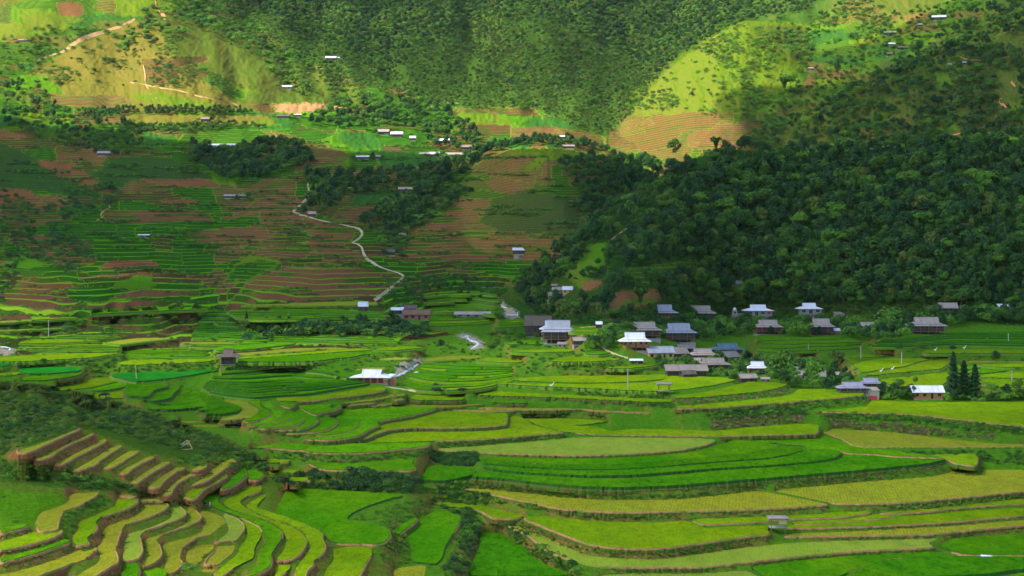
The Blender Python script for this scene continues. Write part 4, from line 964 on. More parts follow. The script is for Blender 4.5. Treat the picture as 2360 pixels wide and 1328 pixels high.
def tuft_mesh(seed, mat, n=26):
    r = random.Random(seed); V_, F_ = [], []
    for k in range(n):
        a = r.uniform(0, 6.28); b0 = Vector((r.uniform(-0.3, 0.3), r.uniform(-0.3, 0.3), 0)); l = r.uniform(0.4, 0.9); o = Vector((math.cos(a), math.sin(a), 0))
        s = Vector((-o.y, o.x, 0))*0.05; b = len(V_); V_ += [b0-s, b0+s, b0+o*l*0.5+Vector((0, 0, l*0.75))+s*0.8, b0+o*l*0.9+Vector((0, 0, l*0.6))]; F_.append((b, b+1, b+2, b+3))
    me = bpy.data.meshes.new('blades'); me.from_pydata([tuple(v) for v in V_], [], F_); me.materials.append(mat); me.update(); return me
M_TUFT = leaf_mat('grass_blades', (0.040, 0.150, 0.006), (0.100, 0.210, 0.008), (0.17, 0.24, 0.015))
M_STRAW = leaf_mat('dry_grass', (0.150, 0.110, 0.040), (0.230, 0.170, 0.070), (0.12, 0.15, 0.03))
KIND = {}   # key: (name, [(part name, mesh)...])
KIND['broadA'] = ('broadleaf_tree', [('crown', crown_broad(1, 620, 1, 0.40, 0.36, 0.62, M_LEAF, 10)), ('trunk', trunk_mesh(1, 0.62, 0.022))])
KIND['broadB'] = ('broadleaf_tree', [('crown', crown_broad(2, 560, 1, 0.34, 0.40, 0.58, M_LEAFD, 9)), ('trunk', trunk_mesh(2, 0.6, 0.02))])
KIND['broadC'] = ('broadleaf_tree', [('crown', crown_broad(3, 520, 1, 0.46, 0.30, 0.66, M_LEAFB, 11, low=-0.2)), ('trunk', trunk_mesh(3, 0.66, 0.02))])
KIND['broadO'] = ('broadleaf_tree', [('crown', crown_broad(4, 480, 1, 0.40, 0.34, 0.62, M_LEAFO, 9)), ('trunk', trunk_mesh(4, 0.62, 0.02))])
KIND['slender'] = ('slender_tree', [('crown', crown_broad(5, 420, 1, 0.24, 0.26, 0.74, M_LEAF, 7, leaf=0.045)), ('trunk', trunk_mesh(5, 0.8, 0.014, 5, 0.13, 0.6))])
KIND['slenderD'] = ('slender_tree', [('crown', crown_broad(6, 460, 1, 0.26, 0.32, 0.66, M_LEAFD, 8, leaf=0.045)), ('trunk', trunk_mesh(6, 0.75, 0.014, 5, 0.13, 0.6))])
KIND['conifer'] = ('conifer_tree', [('crown', crown_conifer(7, 1500, M_CONI)), ('trunk', trunk_mesh(7, 0.95, 0.014, 2, 0.05))])
KIND['bamboo'] = ('bamboo_clump', [('crown', crown_bamboo(8, 900, M_LEAF)), ('culms', trunk_mesh(8, 0.6, 0.02, 10, 0.16, 0.5))])
KIND['banana'] = ('banana_plant', [('leaves', banana_mesh(9, M_LEAFB)), ('stem', trunk_mesh(9, 0.4, 0.035, 0))])
KIND['thin'] = ('airy_tree', [('crown', crown_broad(10, 300, 1, 0.36, 0.30, 0.68, M_LEAFO, 8, leaf=0.04)), ('trunk', trunk_mesh(10, 0.75, 0.016, 8, 0.24, 0.5))])
KIND['shrubA'] = ('shrub', [('foliage', shrub_mesh(11, 210, M_LEAF))])
KIND['shrubB'] = ('shrub', [('foliage', shrub_mesh(12, 190, M_LEAFO))])
KIND['shrubC'] = ('shrub', [('foliage', shrub_mesh(13, 190, M_LEAFB))])
KIND['shrubD'] = ('shrub', [('foliage', shrub_mesh(14, 210, M_LEAFD))])
KIND['tuft'] = ('grass_tuft', [('blades', tuft_mesh(15, M_TUFT))])
KIND['straw'] = ('grass_tuft', [('blades', tuft_mesh(16, M_STRAW))])
PROTO = {}
def plant(kind, loc, height, wide=1.0, rz=None, label=None, cat='tree', group=None):
    name, parts = KIND[kind]
    o = empty(name, loc, rnd.uniform(0, 6.28) if rz is None else rz); o.scale = (height*wide, height*wide, height)
    for pn, me in parts:
        c = bpy.data.objects.new(pn, me); COL.objects.link(c); c.parent = o
        if pn == parts[0][0] and kind not in PROTO: PROTO[kind] = c
    tag(o, label, cat, group); return o
def plant_one(kind, loc, height, wide, label, cat, group=None):
    """a plant of one mesh"""
    name, parts = KIND[kind]; o = bpy.data.objects.new(name, parts[0][1]); COL.objects.link(o); o.location = loc
    o.rotation_euler = (0, 0, rnd.uniform(0, 6.28)); o.scale = (height*wide, height*wide, height); tag(o, label, cat, group)
    if kind not in PROTO: PROTO[kind] = o
    return o
def scatter(name, P, S, kinds, idx, label, cat=None):
    """one object: plants stood on a cloud of points by geometry nodes (P points, S scale vectors, idx which plant)"""
    n = len(P); me = bpy.data.meshes.new(name); me.vertices.add(n); me.vertices.foreach_set('co', np.asarray(P, np.float32).reshape(-1))
    a = me.attributes.new('scl', 'FLOAT_VECTOR', 'POINT'); a.data.foreach_set('vector', np.asarray(S, np.float32).reshape(-1))
    rr = np.zeros((n, 3), np.float32); rr[:, 2] = nrs.rand(n)*6.283; rr[:, 0] = nrs.normal(0, 0.06, n)
    a = me.attributes.new('rot', 'FLOAT_VECTOR', 'POINT'); a.data.foreach_set('vector', rr.reshape(-1))
    a = me.attributes.new('pick', 'INT', 'POINT'); a.data.foreach_set('value', np.asarray(idx, np.int32))
    o = bpy.data.objects.new(name, me); COL.objects.link(o)
    g = bpy.data.node_groups.new(name, 'GeometryNodeTree'); g.interface.new_socket('Geometry', in_out='INPUT', socket_type='NodeSocketGeometry'); g.interface.new_socket('Geometry', in_out='OUTPUT', socket_type='NodeSocketGeometry')
    gi = g.nodes.new('NodeGroupInput'); go = g.nodes.new('NodeGroupOutput'); outs = []
    for k, kd in enumerate(kinds):
        iop = g.nodes.new('GeometryNodeInstanceOnPoints'); oi = g.nodes.new('GeometryNodeObjectInfo'); oi.inputs['Object'].default_value = PROTO[kd]; oi.inputs['As Instance'].default_value = True
        L(g, gi.outputs[0], iop.inputs['Points']); L(g, oi.outputs['Geometry'], iop.inputs['Instance'])
        for nm, sock, ty in (('scl', 'Scale', 'FLOAT_VECTOR'), ('rot', 'Rotation', 'FLOAT_VECTOR')):
            na = g.nodes.new('GeometryNodeInputNamedAttribute'); na.data_type = ty; na.inputs['Name'].default_value = nm; L(g, na.outputs['Attribute'], iop.inputs[sock])
        na = g.nodes.new('GeometryNodeInputNamedAttribute'); na.data_type = 'INT'; na.inputs['Name'].default_value = 'pick'
        cm = g.nodes.new('FunctionNodeCompare'); cm.data_type = 'INT'; cm.operation = 'EQUAL'; L(g, na.outputs['Attribute'], cm.inputs[2]); cm.inputs[3].default_value = k
        L(g, cm.outputs[0], iop.inputs['Selection']); outs.append(iop.outputs[0])
    j = g.nodes.new('GeometryNodeJoinGeometry')
    for x in outs: L(g, x, j.inputs[0])
    L(g, j.outputs[0], go.inputs[0]); md = o.modifiers.new('plants', 'NODES'); md.node_group = g
    tag(o, label, cat, None, 'stuff'); return o
# ---------------------------------------------------------------- house materials
def roofm(name, a, b, stripe=0.25, rough=0.6, spec=0.08):
    m, nt = newmat(name); tc = N(nt, 'ShaderNodeTexCoord'); w = N(nt, 'ShaderNodeTexWave'); w.wave_type = 'BANDS'; w.bands_direction = 'X'
    L(nt, tc.outputs['Object'], w.inputs['Vector']); w.inputs['Scale'].default_value = 1.1; w.inputs['Distortion'].default_value = 0.3
    n1 = noise(nt, tc.outputs['Object'], 0.8, 5, 0.7); n2 = noise(nt, mapped(nt, tc.outputs['Object'], 1.2, 0.15, 0.15), 1.0, 3)
    c = mixc(nt, ramp(nt, n1, 0.35, 0.7), a, b); c = mixc(nt, ramp(nt, n2, 0.5, 0.75, 0, 0.5), c, tuple(x*0.55 for x in b))
    c = mixc(nt, ramp(nt, w.outputs[0], 0.0, 0.35, stripe, 0.0), c, tuple(x*0.35 for x in a))
    finish(nt, c, rough, w.outputs[0], 0.4, 0.05, spec); return m
def wallm(name, a, b, boards=True):
    m, nt = newmat(name); tc = N(nt, 'ShaderNodeTexCoord'); P = tc.outputs['Object']
    w = N(nt, 'ShaderNodeTexWave'); w.wave_type = 'BANDS'; w.bands_direction = 'X'; L(nt, P, w.inputs['Vector']); w.inputs['Scale'].default_value = 1.6; w.inputs['Distortion'].default_value = 0.4
    n1 = noise(nt, mapped(nt, P, 3.0, 3.0, 0.6), 1.0, 4); c = mixc(nt, ramp(nt, n1, 0.35, 0.65), a, b)
    if boards: c = mixc(nt, ramp(nt, w.outputs[0], 0.0, 0.3, 0.7, 0.0), c, tuple(x*0.3 for x in a))
    finish(nt, c, 0.85, n1, 0.4, 0.05, 0.1); return m
RM = {'white': roofm('roof_white_metal', (0.62, 0.63, 0.66), (0.52, 0.53, 0.56), 0.12), 'blue': roofm('roof_blue_metal', (0.28, 0.30, 0.34), (0.21, 0.23, 0.265), 0.2),
 'lilac': roofm('roof_lilac_metal', (0.27, 0.27, 0.34), (0.22, 0.22, 0.28), 0.2), 'teal': roofm('roof_teal_metal', (0.10, 0.17, 0.20), (0.08, 0.13, 0.16), 0.2),
 'fibre': roofm('roof_fibre_cement', (0.27, 0.23, 0.19), (0.19, 0.16, 0.135), 0.5), 'brown': roofm('roof_weathered', (0.15, 0.115, 0.09), (0.10, 0.08, 0.065), 0.5),
 'beige': roofm('roof_bleached', (0.36, 0.30, 0.25), (0.26, 0.215, 0.18), 0.5), 'rust': roofm('roof_red_brown', (0.20, 0.11, 0.075), (0.15, 0.09, 0.065), 0.4)}
WM = {'dark': wallm('boards_dark', (0.050, 0.035, 0.030), (0.10, 0.07, 0.055)), 'orange': wallm('boards_new', (0.46, 0.20, 0.055), (0.36, 0.15, 0.045)),
 'red': wallm('boards_red', (0.20, 0.050, 0.030), (0.14, 0.04, 0.03)), 'brick': wallm('brickwork', (0.27, 0.11, 0.06), (0.34, 0.17, 0.10), False),
 'conc': wallm('concrete', (0.30, 0.275, 0.24), (0.21, 0.20, 0.18), False), 'cream': wallm('plaster', (0.42, 0.36, 0.27), (0.34, 0.29, 0.22), False),
 'yellow': wallm('yellow_mud', (0.46, 0.27, 0.09), (0.38, 0.22, 0.08), False), 'blue': wallm('blue_sheet', (0.04, 0.06, 0.14), (0.05, 0.08, 0.18), False)}
def flat(name, c, rough=0.7, spec=0.2):
    m, nt = newmat(name); n1 = noise(nt, pos(nt), 2.0, 3); finish(nt, mixc(nt, n1, tuple(x*0.8 for x in c), tuple(min(1, x*1.15) for x in c)), rough, None, spec=spec); return m
M_GLASS = flat('window_dark', (0.015, 0.018, 0.022), 0.2, 0.5); M_WOODP = flat('post_wood', (0.16, 0.11, 0.075)); M_WHITE = flat('white_sheet', (0.72, 0.73, 0.74))
M_GREEN = flat('green_paint', (0.01, 0.09, 0.05)); M_RED = flat('red_paint', (0.42, 0.02, 0.03)); M_STEEL = flat('steel_tank', (0.62, 0.64, 0.66), 0.35, 0.5)
M_BLUE = flat('blue_tarp', (0.02, 0.06, 0.20)); M_PINK = flat('red_tarp', (0.62, 0.05, 0.07)); M_BAMB = flat('bamboo_pole', (0.42, 0.33, 0.17)); M_CONCP = flat('pole_concrete', (0.34, 0.31, 0.27))
M_ORANGEC = flat('orange_tank', (0.6, 0.12, 0.03)); M_BLACK = flat('dark_hide', (0.03, 0.026, 0.024)); M_FEATH = flat('white_feathers', (0.75, 0.75, 0.72)); M_CLOTH = flat('dark_cloth', (0.04, 0.03, 0.07)); M_SKIN = flat('skin', (0.35, 0.2, 0.13))
HOUSES = []   # filled below: pixel boxes that trees keep clear of
def hip_roof(root, L_, D_, e, t, mat, rl=0.30, rm=0.5, th=0.10, cap=None):
    a, b = L_/2, D_/2; zm = e+(t-e)*0.42; g = D_*0.20; r_ = L_*rl
    m = MB()
    E = [(-a, -b, e), (a, -b, e), (a, b, e), (-a, b, e)]; Mi = [(-r_, -g, zm), (r_, -g, zm), (r_, g, zm), (-r_, g, zm)]
    m.plate([E[0], E[1], Mi[1], Mi[0]], th); m.plate([E[1], E[2], Mi[2], Mi[1]], th); m.plate([E[2], E[3], Mi[3], Mi[2]], th); m.plate([E[3], E[0], Mi[0], Mi[3]], th)
    q = r_*1.06; m.plate([(-q, -g, zm+0.02), (q, -g, zm+0.02), (q, 0, t), (-q, 0, t)], th); m.plate([(q, g, zm+0.02), (-q, g, zm+0.02), (-q, 0, t-0.01), (q, 0, t-0.01)], th)
    o = m.build('roof', mat, root)
    m2 = MB(); m2.box(-q, -0.12, t-0.03, q, 0.12, t+0.06); m2.build('ridge_cap', mat, o)
    for s in (-1, 1):
        meshobj('gable_panel', [(s*r_*0.97, -g*0.95, zm+0.02), (s*r_*0.97, g*0.95, zm+0.02), (s*r_*0.97, 0, t-0.12), (s*r_*0.93, -g*0.95, zm+0.02), (s*r_*0.93, g*0.95, zm+0.02), (s*r_*0.93, 0, t-0.12)], [(0, 1, 2), (5, 4, 3), (0, 3, 4, 1), (1, 4, 5, 2), (2, 5, 3, 0)], WM['dark'], o)
    return o
def gable_roof(root, L_, D_, e, t, mat, th=0.09):
    a, b = L_/2, D_/2; m = MB()
    m.plate([(-a, -b, e), (a, -b, e), (a, 0, t), (-a, 0, t)], th); m.plate([(a, b, e), (-a, b, e), (-a, 0, t-0.01), (a, 0, t-0.01)], th)
    o = m.build('roof', mat, root); m2 = MB(); m2.box(-a, -0.1, t-0.03, a, 0.1, t+0.05); m2.build('ridge_cap', mat, o); return o
def shed_roof(root, L_, D_, e, t, mat, th=0.08):
    a, b = L_/2, D_/2; m = MB(); m.plate([(-a, -b, e), (a, -b, e), (a, b, t), (-a, b, t)], th); return m.build('roof', mat, root)
def walls(root, x0, x1, y0, y1, z0, z1, mat, n_win=3, door=True, frame=M_WOODP, wins=True, peak=None):
    th = 0.12
    for k, (a, b, c, d) in enumerate(((x0, y0, x1, y0+th), (x0, y1-th, x1, y1), (x0+0.005, y0+th, x0+th, y1-th), (x1-th, y0+th, x1-0.005, y1-th))):
        MB().box(a, b, z0, c, d, z1).build('wall', mat, root)
    if peak:
        for x in (x0+0.03, x1-th-0.03):
            vs = [(x, y0+0.05, z1), (x, y1-0.05, z1), (x, (y0+y1)/2, peak-0.15)]; vs += [(a+th, b, c) for a, b, c in vs]
            meshobj('gable_panel', vs, [(0, 2, 1), (3, 4, 5), (0, 1, 4, 3), (1, 2, 5, 4), (2, 0, 3, 5)], mat, root)
    if not wins or n_win+int(door) == 0: return
    n = n_win+(1 if door else 0); w = (x1-x0)/n; di = n//2 if door else -1; hh = z1-z0
    for k in range(n):
        cx = x0+w*(k+0.5)
        if k == di:
            MB().box(cx-w*0.16, y0-0.03, z0+0.02, cx+w*0.16, y0-0.002, z0+hh*0.8).build('door', M_GLASS, root)
        else:
            o = MB().box(cx-w*0.20, y0-0.02, z0+hh*0.36, cx+w*0.20, y0-0.002, z0+hh*0.78).build('window', M_GLASS, root)
            f = MB(); q = 0.05
            f.box(cx-w*0.20-q, y0-0.06, z0+hh*0.36-q, cx+w*0.20+q, y0-0.021, z0+hh*0.36); f.box(cx-w*0.20-q, y0-0.06, z0+hh*0.78, cx+w*0.20+q, y0-0.021, z0+hh*0.78+q)
            f.box(cx-w*0.20-q, y0-0.06, z0+hh*0.36, cx-w*0.20, y0-0.021, z0+hh*0.78); f.box(cx+w*0.20, y0-0.06, z0+hh*0.36, cx+w*0.20+q, y0-0.021, z0+hh*0.78); f.box(cx-0.02, y0-0.05, z0+hh*0.36, cx+0.02, y0-0.022, z0+hh*0.78)
            f.build('frame', frame, o)
def base_level(u, v, w):
    """lowest ground under a building, so its plinth meets the slope"""
    return at(u, v)
def house(u, v, w, hp, roof, wall, yaw=0, style='stilt', label='', name=None, group=None, dr=0.62, cat='house', rl=0.30):
    """u, v: foot of the front wall seen in the survey; w, hp: roof width and whole height there"""
    p = at(u, v); s = FPX/p.y; L_ = w/s; H = hp/s; D_ = L_*dr
    if style in ('shed', 'lean'): D_ = min(D_, H*1.6)
    if D_ > 11: D_ = 11
    root = empty(name or {'stilt': 'stilt_house', 'ground': 'farmhouse', 'gable': 'farmhouse', 'shed': 'shed', 'lean': 'shed'}[style], (p.x, p.y+D_*0.42, p.z), math.radians(yaw))
    tag(root, label, cat, group); HOUSES.append((u, v, w, hp)); big = w >= 38
    MB().box(-L_*0.44, -D_*0.44, -3.0, L_*0.44, D_*0.44, 0.05).build('plinth', WM['conc'], root)
    if style in ('stilt', 'ground'):
        e = H*0.52 if style == 'stilt' else H*0.45; fz = H*0.20 if style == 'stilt' else 0.05
        wx, wy = L_*0.41, D_*0.38
        hip_roof(root, L_, D_, e, H, RM[roof], rl)
        if style == 'stilt':
            MB().box(-wx-0.3, -wy-0.5, fz-0.15, wx+0.3, wy+0.3, fz).build('floor', M_WOODP, root)
            nx = 5 if big else 3
            for i in range(nx):
                for y in (-wy-0.3, wy):
                    x = -wx+2*wx*i/(nx-1); MB().beam((x, y, 0), (x, y, e-0.05 if y < 0 else fz), 0.11, 6).build('post', M_WOODP, root)
            MB().box(-wx*0.8, -wy*0.3, 0.0, wx*0.8, wy*0.8, fz-0.16).build('store', WM['dark'], root)
            if big:
                m = MB(); m.box(-wx-0.25, -wy-0.47, fz+0.85, wx+0.25, -wy-0.41, fz+0.92)
                for i in range(14): x = -wx-0.2+(2*wx+0.4)*i/13; m.box(x-0.025, -wy-0.46, fz, x+0.025, -wy-0.42, fz+0.85)
                m.build('railing', M_WOODP, root)
        walls(root, -wx, wx, -wy, wy, fz+0.01, e+H*0.10, WM[wall], 4 if big else 2)
    elif style == 'gable':
        e = H*0.52; wx, wy = L_*0.45, D_*0.40; gable_roof(root, L_, D_, e, H, RM[roof])
        walls(root, -wx, wx, -wy, wy, 0.06, e+0.02*H, WM[wall], 3 if big else 1, peak=H)
    elif style == 'shed':
        e = H*0.6; wx, wy = L_*0.46, D_*0.42; shed_roof(root, L_, D_, e, H, RM[roof])
        walls(root, -wx, wx, -wy, wy, 0.06, e*0.97, WM[wall], 1, wins=w > 18)
    elif style == 'lean':
        e = H*0.72; shed_roof(root, L_, D_, e, H, RM[roof])
        for x in (-L_*0.45, L_*0.45):
            for y in (-D_*0.42, D_*0.42): MB().beam((x, y, 0), (x, y, e if y < 0 else H*0.95), 0.08, 5).build('post', M_WOODP, root)
        MB().box(-L_*0.45, D_*0.3, 0, L_*0.45, D_*0.33, e*0.8).build('wall', WM[wall], root)
    return root
HS = """
1240|776|64|48|brown|dark|0|gable|dark brown gabled farmhouse at the upper end of the village beside two pale roofs
1278|780|68|40|white|orange|4|stilt|white roofed stilt house just behind the pale blue roofed one
1289|793|82|54|blue|dark|-4|stilt|pale blue roofed stilt house with dark timber walls above the stone bank
1296|801|23|12|fibre|conc|0|shed|low grey shed in front of the pale blue roofed stilt house
1337|795|37|18|beige|dark|8|gable|small brown roofed outbuilding right of the pale blue roofed stilt house
1278|664|15|9|fibre|dark|0|shed|tiny grey hut highest of the four on the wooded slope
1284|677|23|15|beige|dark|0|gable|brown thatch coloured hut between two huts on the wooded slope
1308|677|25|17|white|yellow|0|gable|white roofed hut with ochre mud walls on the wooded slope
1277|692|31|19|fibre|dark|12|gable|dark timber hut lowest of the four on the wooded slope
1381|757|16|16|white|dark|0|shed|small shed with a white front panel under a rounded tree
1486|781|80|38|beige|dark|5|stilt|brown tiled stilt house between the orange walled and the blue roofed ones
1464|809|74|42|white|orange|5|stilt|white roofed stilt house with bright orange timber walls
1566|790|82|44|blue|dark|3|stilt|slate blue roofed house with a long right wing beside round trees
1524|741|82|38|blue|red|0|stilt|blue grey roofed house with red walls under the red earth scar
1616|741|74|36|beige|dark|-8|stilt|brown roofed house patched with one white roof sheet
1772|771|68|33|beige|red|0|stilt|brown roofed timber house below the first concrete house
1895|773|62|38|beige|dark|0|stilt|grey brown roofed house below the second concrete house
1977|765|25|17|fibre|dark|-12|gable|small gabled hut left of the brown roof on the terrace edge
2012|765|54|22|beige|dark|0|gable|brown roofed farmhouse half hidden by trees on the terrace edge
2140|772|88|40|beige|dark|0|stilt|long stilt house with railing standing alone at the dark green terraces
2187|724|44|26|beige|dark|0|gable|brown roofed house high in the trees at the right
2221|717|18|12|fibre|dark|10|gable|small roof beside the brown roofed house high in the trees
2319|717|34|16|white|conc|0|shed|white roofed house mostly hidden by bushes at the right edge
1941|733|36|14|fibre|conc|0|shed|long low shed on the bank right of the second concrete house
1700|667|28|22|beige|blue|0|shed|hillside hut with blue walls among bamboo
1930|771|15|14|white|brick|0|shed|little brick outhouse right of the grey brown roofed house
1521|829|66|30|blue|yellow|12|gable|blue roofed house with a yellow front wing by the path
1560|832|54|32|fibre|dark|35|gable|brown gabled house joined to the blue roof with yellow front
1580|814|44|20|fibre|dark|20|gable|brown gabled house behind the blue and yellow one
1621|834|68|30|beige|dark|8|stilt|pale brown hipped house in the middle of the village cluster
1677|820|76|28|teal|red|10|stilt|dark teal roofed house at the back of the cluster
1679|838|50|28|fibre|dark|32|gable|brown house turned sideways below the teal roof
1645|856|82|30|fibre|dark|4|stilt|wide brown roofed house in front of the sideways one
1583|868|100|26|fibre|dark|0|gable|longest low brown roof at the front of the village cluster
1586|871|38|16|brown|dark|25|gable|small dark gable in front of the longest brown roof
1606|842|44|17|beige|dark|22|gable|brown gable between the pale hipped house and the longest roof
1747|864|48|30|white|red|0|stilt|white roofed house with red brown walls left of the big leafy tree
1724|882|44|20|beige|dark|14|gable|beige gabled house at the edge of the lime green field
1765|880|22|10|beige|conc|0|shed|flat beige shed right of the gabled house at the field edge
1843|868|42|22|blue|conc|-6|gable|slate blue roof right of the big leafy tree
1846|876|24|22|beige|cream|0|gable|pale walled gable end below the slate blue roof
1945|870|50|12|beige|dark|6|gable|brown roof half buried in round bushes
1893|884|24|30|beige|dark|0|gable|narrow brown house between leafy trees
1968|908|76|26|lilac|dark|0|stilt|lower of the two lilac grey roofs beside the lime field
2009|897|54|25|lilac|dark|0|stilt|upper of the two lilac grey roofs beside the lime field
2140|920|76|30|white|orange|0|gable|long bright white roof beside the tall dark conifers
2108|903|36|14|brown|dark|8|gable|weathered brown roof touching the long white one
1467|840|32|12|white|dark|0|lean|white awning at the end of the concrete path
836|718|24|22|white|dark|10|gable|white roofed field house beside the yellow strip of rice
915|724|30|15|white|dark|0|shed|white lean roof at the left of the brick farm
941|721|38|18|brown|dark|6|gable|dark gable behind the brick farm
959|738|66|24|rust|brick|0|gable|red brick farm with rust brown roof below the winding road
1089|731|86|12|beige|conc|0|gable|very long low grey roof in the green terraces
1207|586|52|15|white|dark|0|shed|lone white metal roof in the middle of the terraced hillside
927|549|17|12|fibre|cream|8|gable|tiny hut on the bank right of the round dark tree
899|588|22|14|brown|dark|8|gable|dark hut in bushes beside the winding road
718|500|20|13|beige|dark|12|gable|grey roofed hut where the road bends above the terraces
883|311|28|14|beige|dark|0|gable|brown roofed house above the grey green maize field
914|316|29|13|white|red|0|gable|white roofed red house among bananas above the hamlet
951|324|15|11|white|red|0|gable|small white roofed house in the middle of the hamlet
1021|330|30|11|white|red|0|gable|white roofed red house on the brown plot
835|367|31|9|white|dark|0|shed|white roofed shed at the left end of the hamlet
870|366|13|9|beige|dark|12|gable|tiny gable right of the white shed in the hamlet
979|360|26|9|beige|dark|0|gable|brown roof joined to the white one at the maize field
1000|361|26|11|white|red|0|gable|white roof of the red house by the maize field
1050|362|52|11|beige|dark|0|gable|long brown roof at the right end of the hamlet
934|442|34|11|beige|dark|4|gable|brown roof at the end of the banana grove
1075|345|28|11|fibre|dark|0|gable|dark roof hidden under hamlet trees
1295|320|14|8|white|dark|0|shed|single white hut on the brown ploughed plot
1310|342|30|9|fibre|red|0|gable|brown roof under the spreading tree beyond the knoll
531|457|33|9|blue|dark|0|shed|pale blue roof at the terrace bushes on the left hillside
560|457|18|10|fibre|dark|8|gable|grey hut right of the pale blue roof
330|547|28|7|white|cream|0|lean|white sheet shelter on the left hillside
472|281|20|11|fibre|dark|0|shed|solitary hut on the long brown field
55|96|27|6|beige|dark|0|gable|brown roof in the upper left corner
766|139|34|10|white|red|0|gable|white roofed house alone under the dark forest
652|272|31|8|brown|red|0|gable|brown roof beside the orange earth
685|269|18|7|white|dark|0|shed|white roof right of the orange earth
490|340|46|9|white|cream|0|gable|long white roof among the trees below the green field
532|339|20|8|white|cream|0|gable|short white roof right of the long one
238|359|31|11|blue|red|10|gable|blue roofed red hut on the left slope
660|205|26|9|white|brick|0|gable|white and pink roofs among sunny trees
2166|46|33|12|white|dark|-12|gable|white roof in the upper right corner
2053|80|29|9|beige|dark|-8|gable|brown roof on the upper right slope
2056|105|16|7|white|dark|0|gable|pale roof between two brown ones on the upper right slope
2082|114|25|8|rust|dark|0|gable|reddish brown roof below the pale one
2055|129|23|9|rust|dark|0|gable|lowest reddish roof on the upper right slope
2222|150|17|9|blue|dark|-20|shed|tilted white roof in the dark trees
2189|152|12|6|white|dark|-10|shed|tiny white roof left of the tilted one
2347|542|13|10|white|dark|0|shed|white hut at the right edge of the dark hill
1869|161|14|6|white|dark|0|shed|white roof on the grassy col
2119|62|14|9|beige|dark|0|gable|small brown roof near the maize field
"""
for ln in HS.strip().split('\n'):
    q = ln.split('|'); u, v, w, hp = map(float, q[:4]); house(u, v, w, hp, q[4], q[5], float(q[6]), q[7], q[8], group='houses of the valley')
# the farm beside the stream: broad white roof, red boards, yard with tank
def stream_farm():
    p = at(856, 884); s = FPX/p.y; L_ = 98/s; H = 31/s; D_ = L_*0.6
    root = empty('farmhouse', (p.x, p.y+D_*0.4, p.z), math.radians(-6)); tag(root, 'big white roofed farmhouse with red board walls beside the stony stream', 'house', 'houses of the valley'); HOUSES.append((856, 884, 98, 31))
    hip_roof(root, L_, D_, H*0.45, H, RM['white'], 0.22); MB().box(-L_*0.42, -D_*0.42, -3, L_*0.42, D_*0.42, 0.05).build('plinth', WM['conc'], root)
    walls(root, -L_*0.36, L_*0.30, -D_*0.33, D_*0.33, 0.06, H*0.55, WM['red'], 0, False)
    n = 12
    for i in range(n):
        x = -L_*0.36+L_*0.66*(i+0.5)/n; MB().box(x-0.32*L_/n*0.9, -D_*0.33-0.05, 0.07, x+0.32*L_/n*0.9, -D_*0.33-0.004, H*0.44).build('plank', WM['red'] if i % 3 else WM['brick'], root)
    MB().box(L_*0.31, -D_*0.40, 0.06, L_*0.42, -D_*0.1, H*0.30).build('annex', WM['brick'], root); MB().box(L_*0.30, -D_*0.42, H*0.30, L_*0.43, -D_*0.08, H*0.33).build('annex_roof', M_WHITE, root)
    t = empty('water_tank', (p.x+L_*0.50, p.y+0.8, p.z+0.0)); tag(t, 'steel water tank on a stand beside the big white roofed farmhouse', 'water tank', 'water tanks')
    MB().box(-0.9, -0.5, -1, 0.9, 0.5, 1.4).build('stand', WM['brick'], t); m = MB(); m.beam((-0.95, 0, 1.95), (0.95, 0, 1.95), 0.52, 12); m.build('tank', M_STEEL, t, True)
stream_farm()
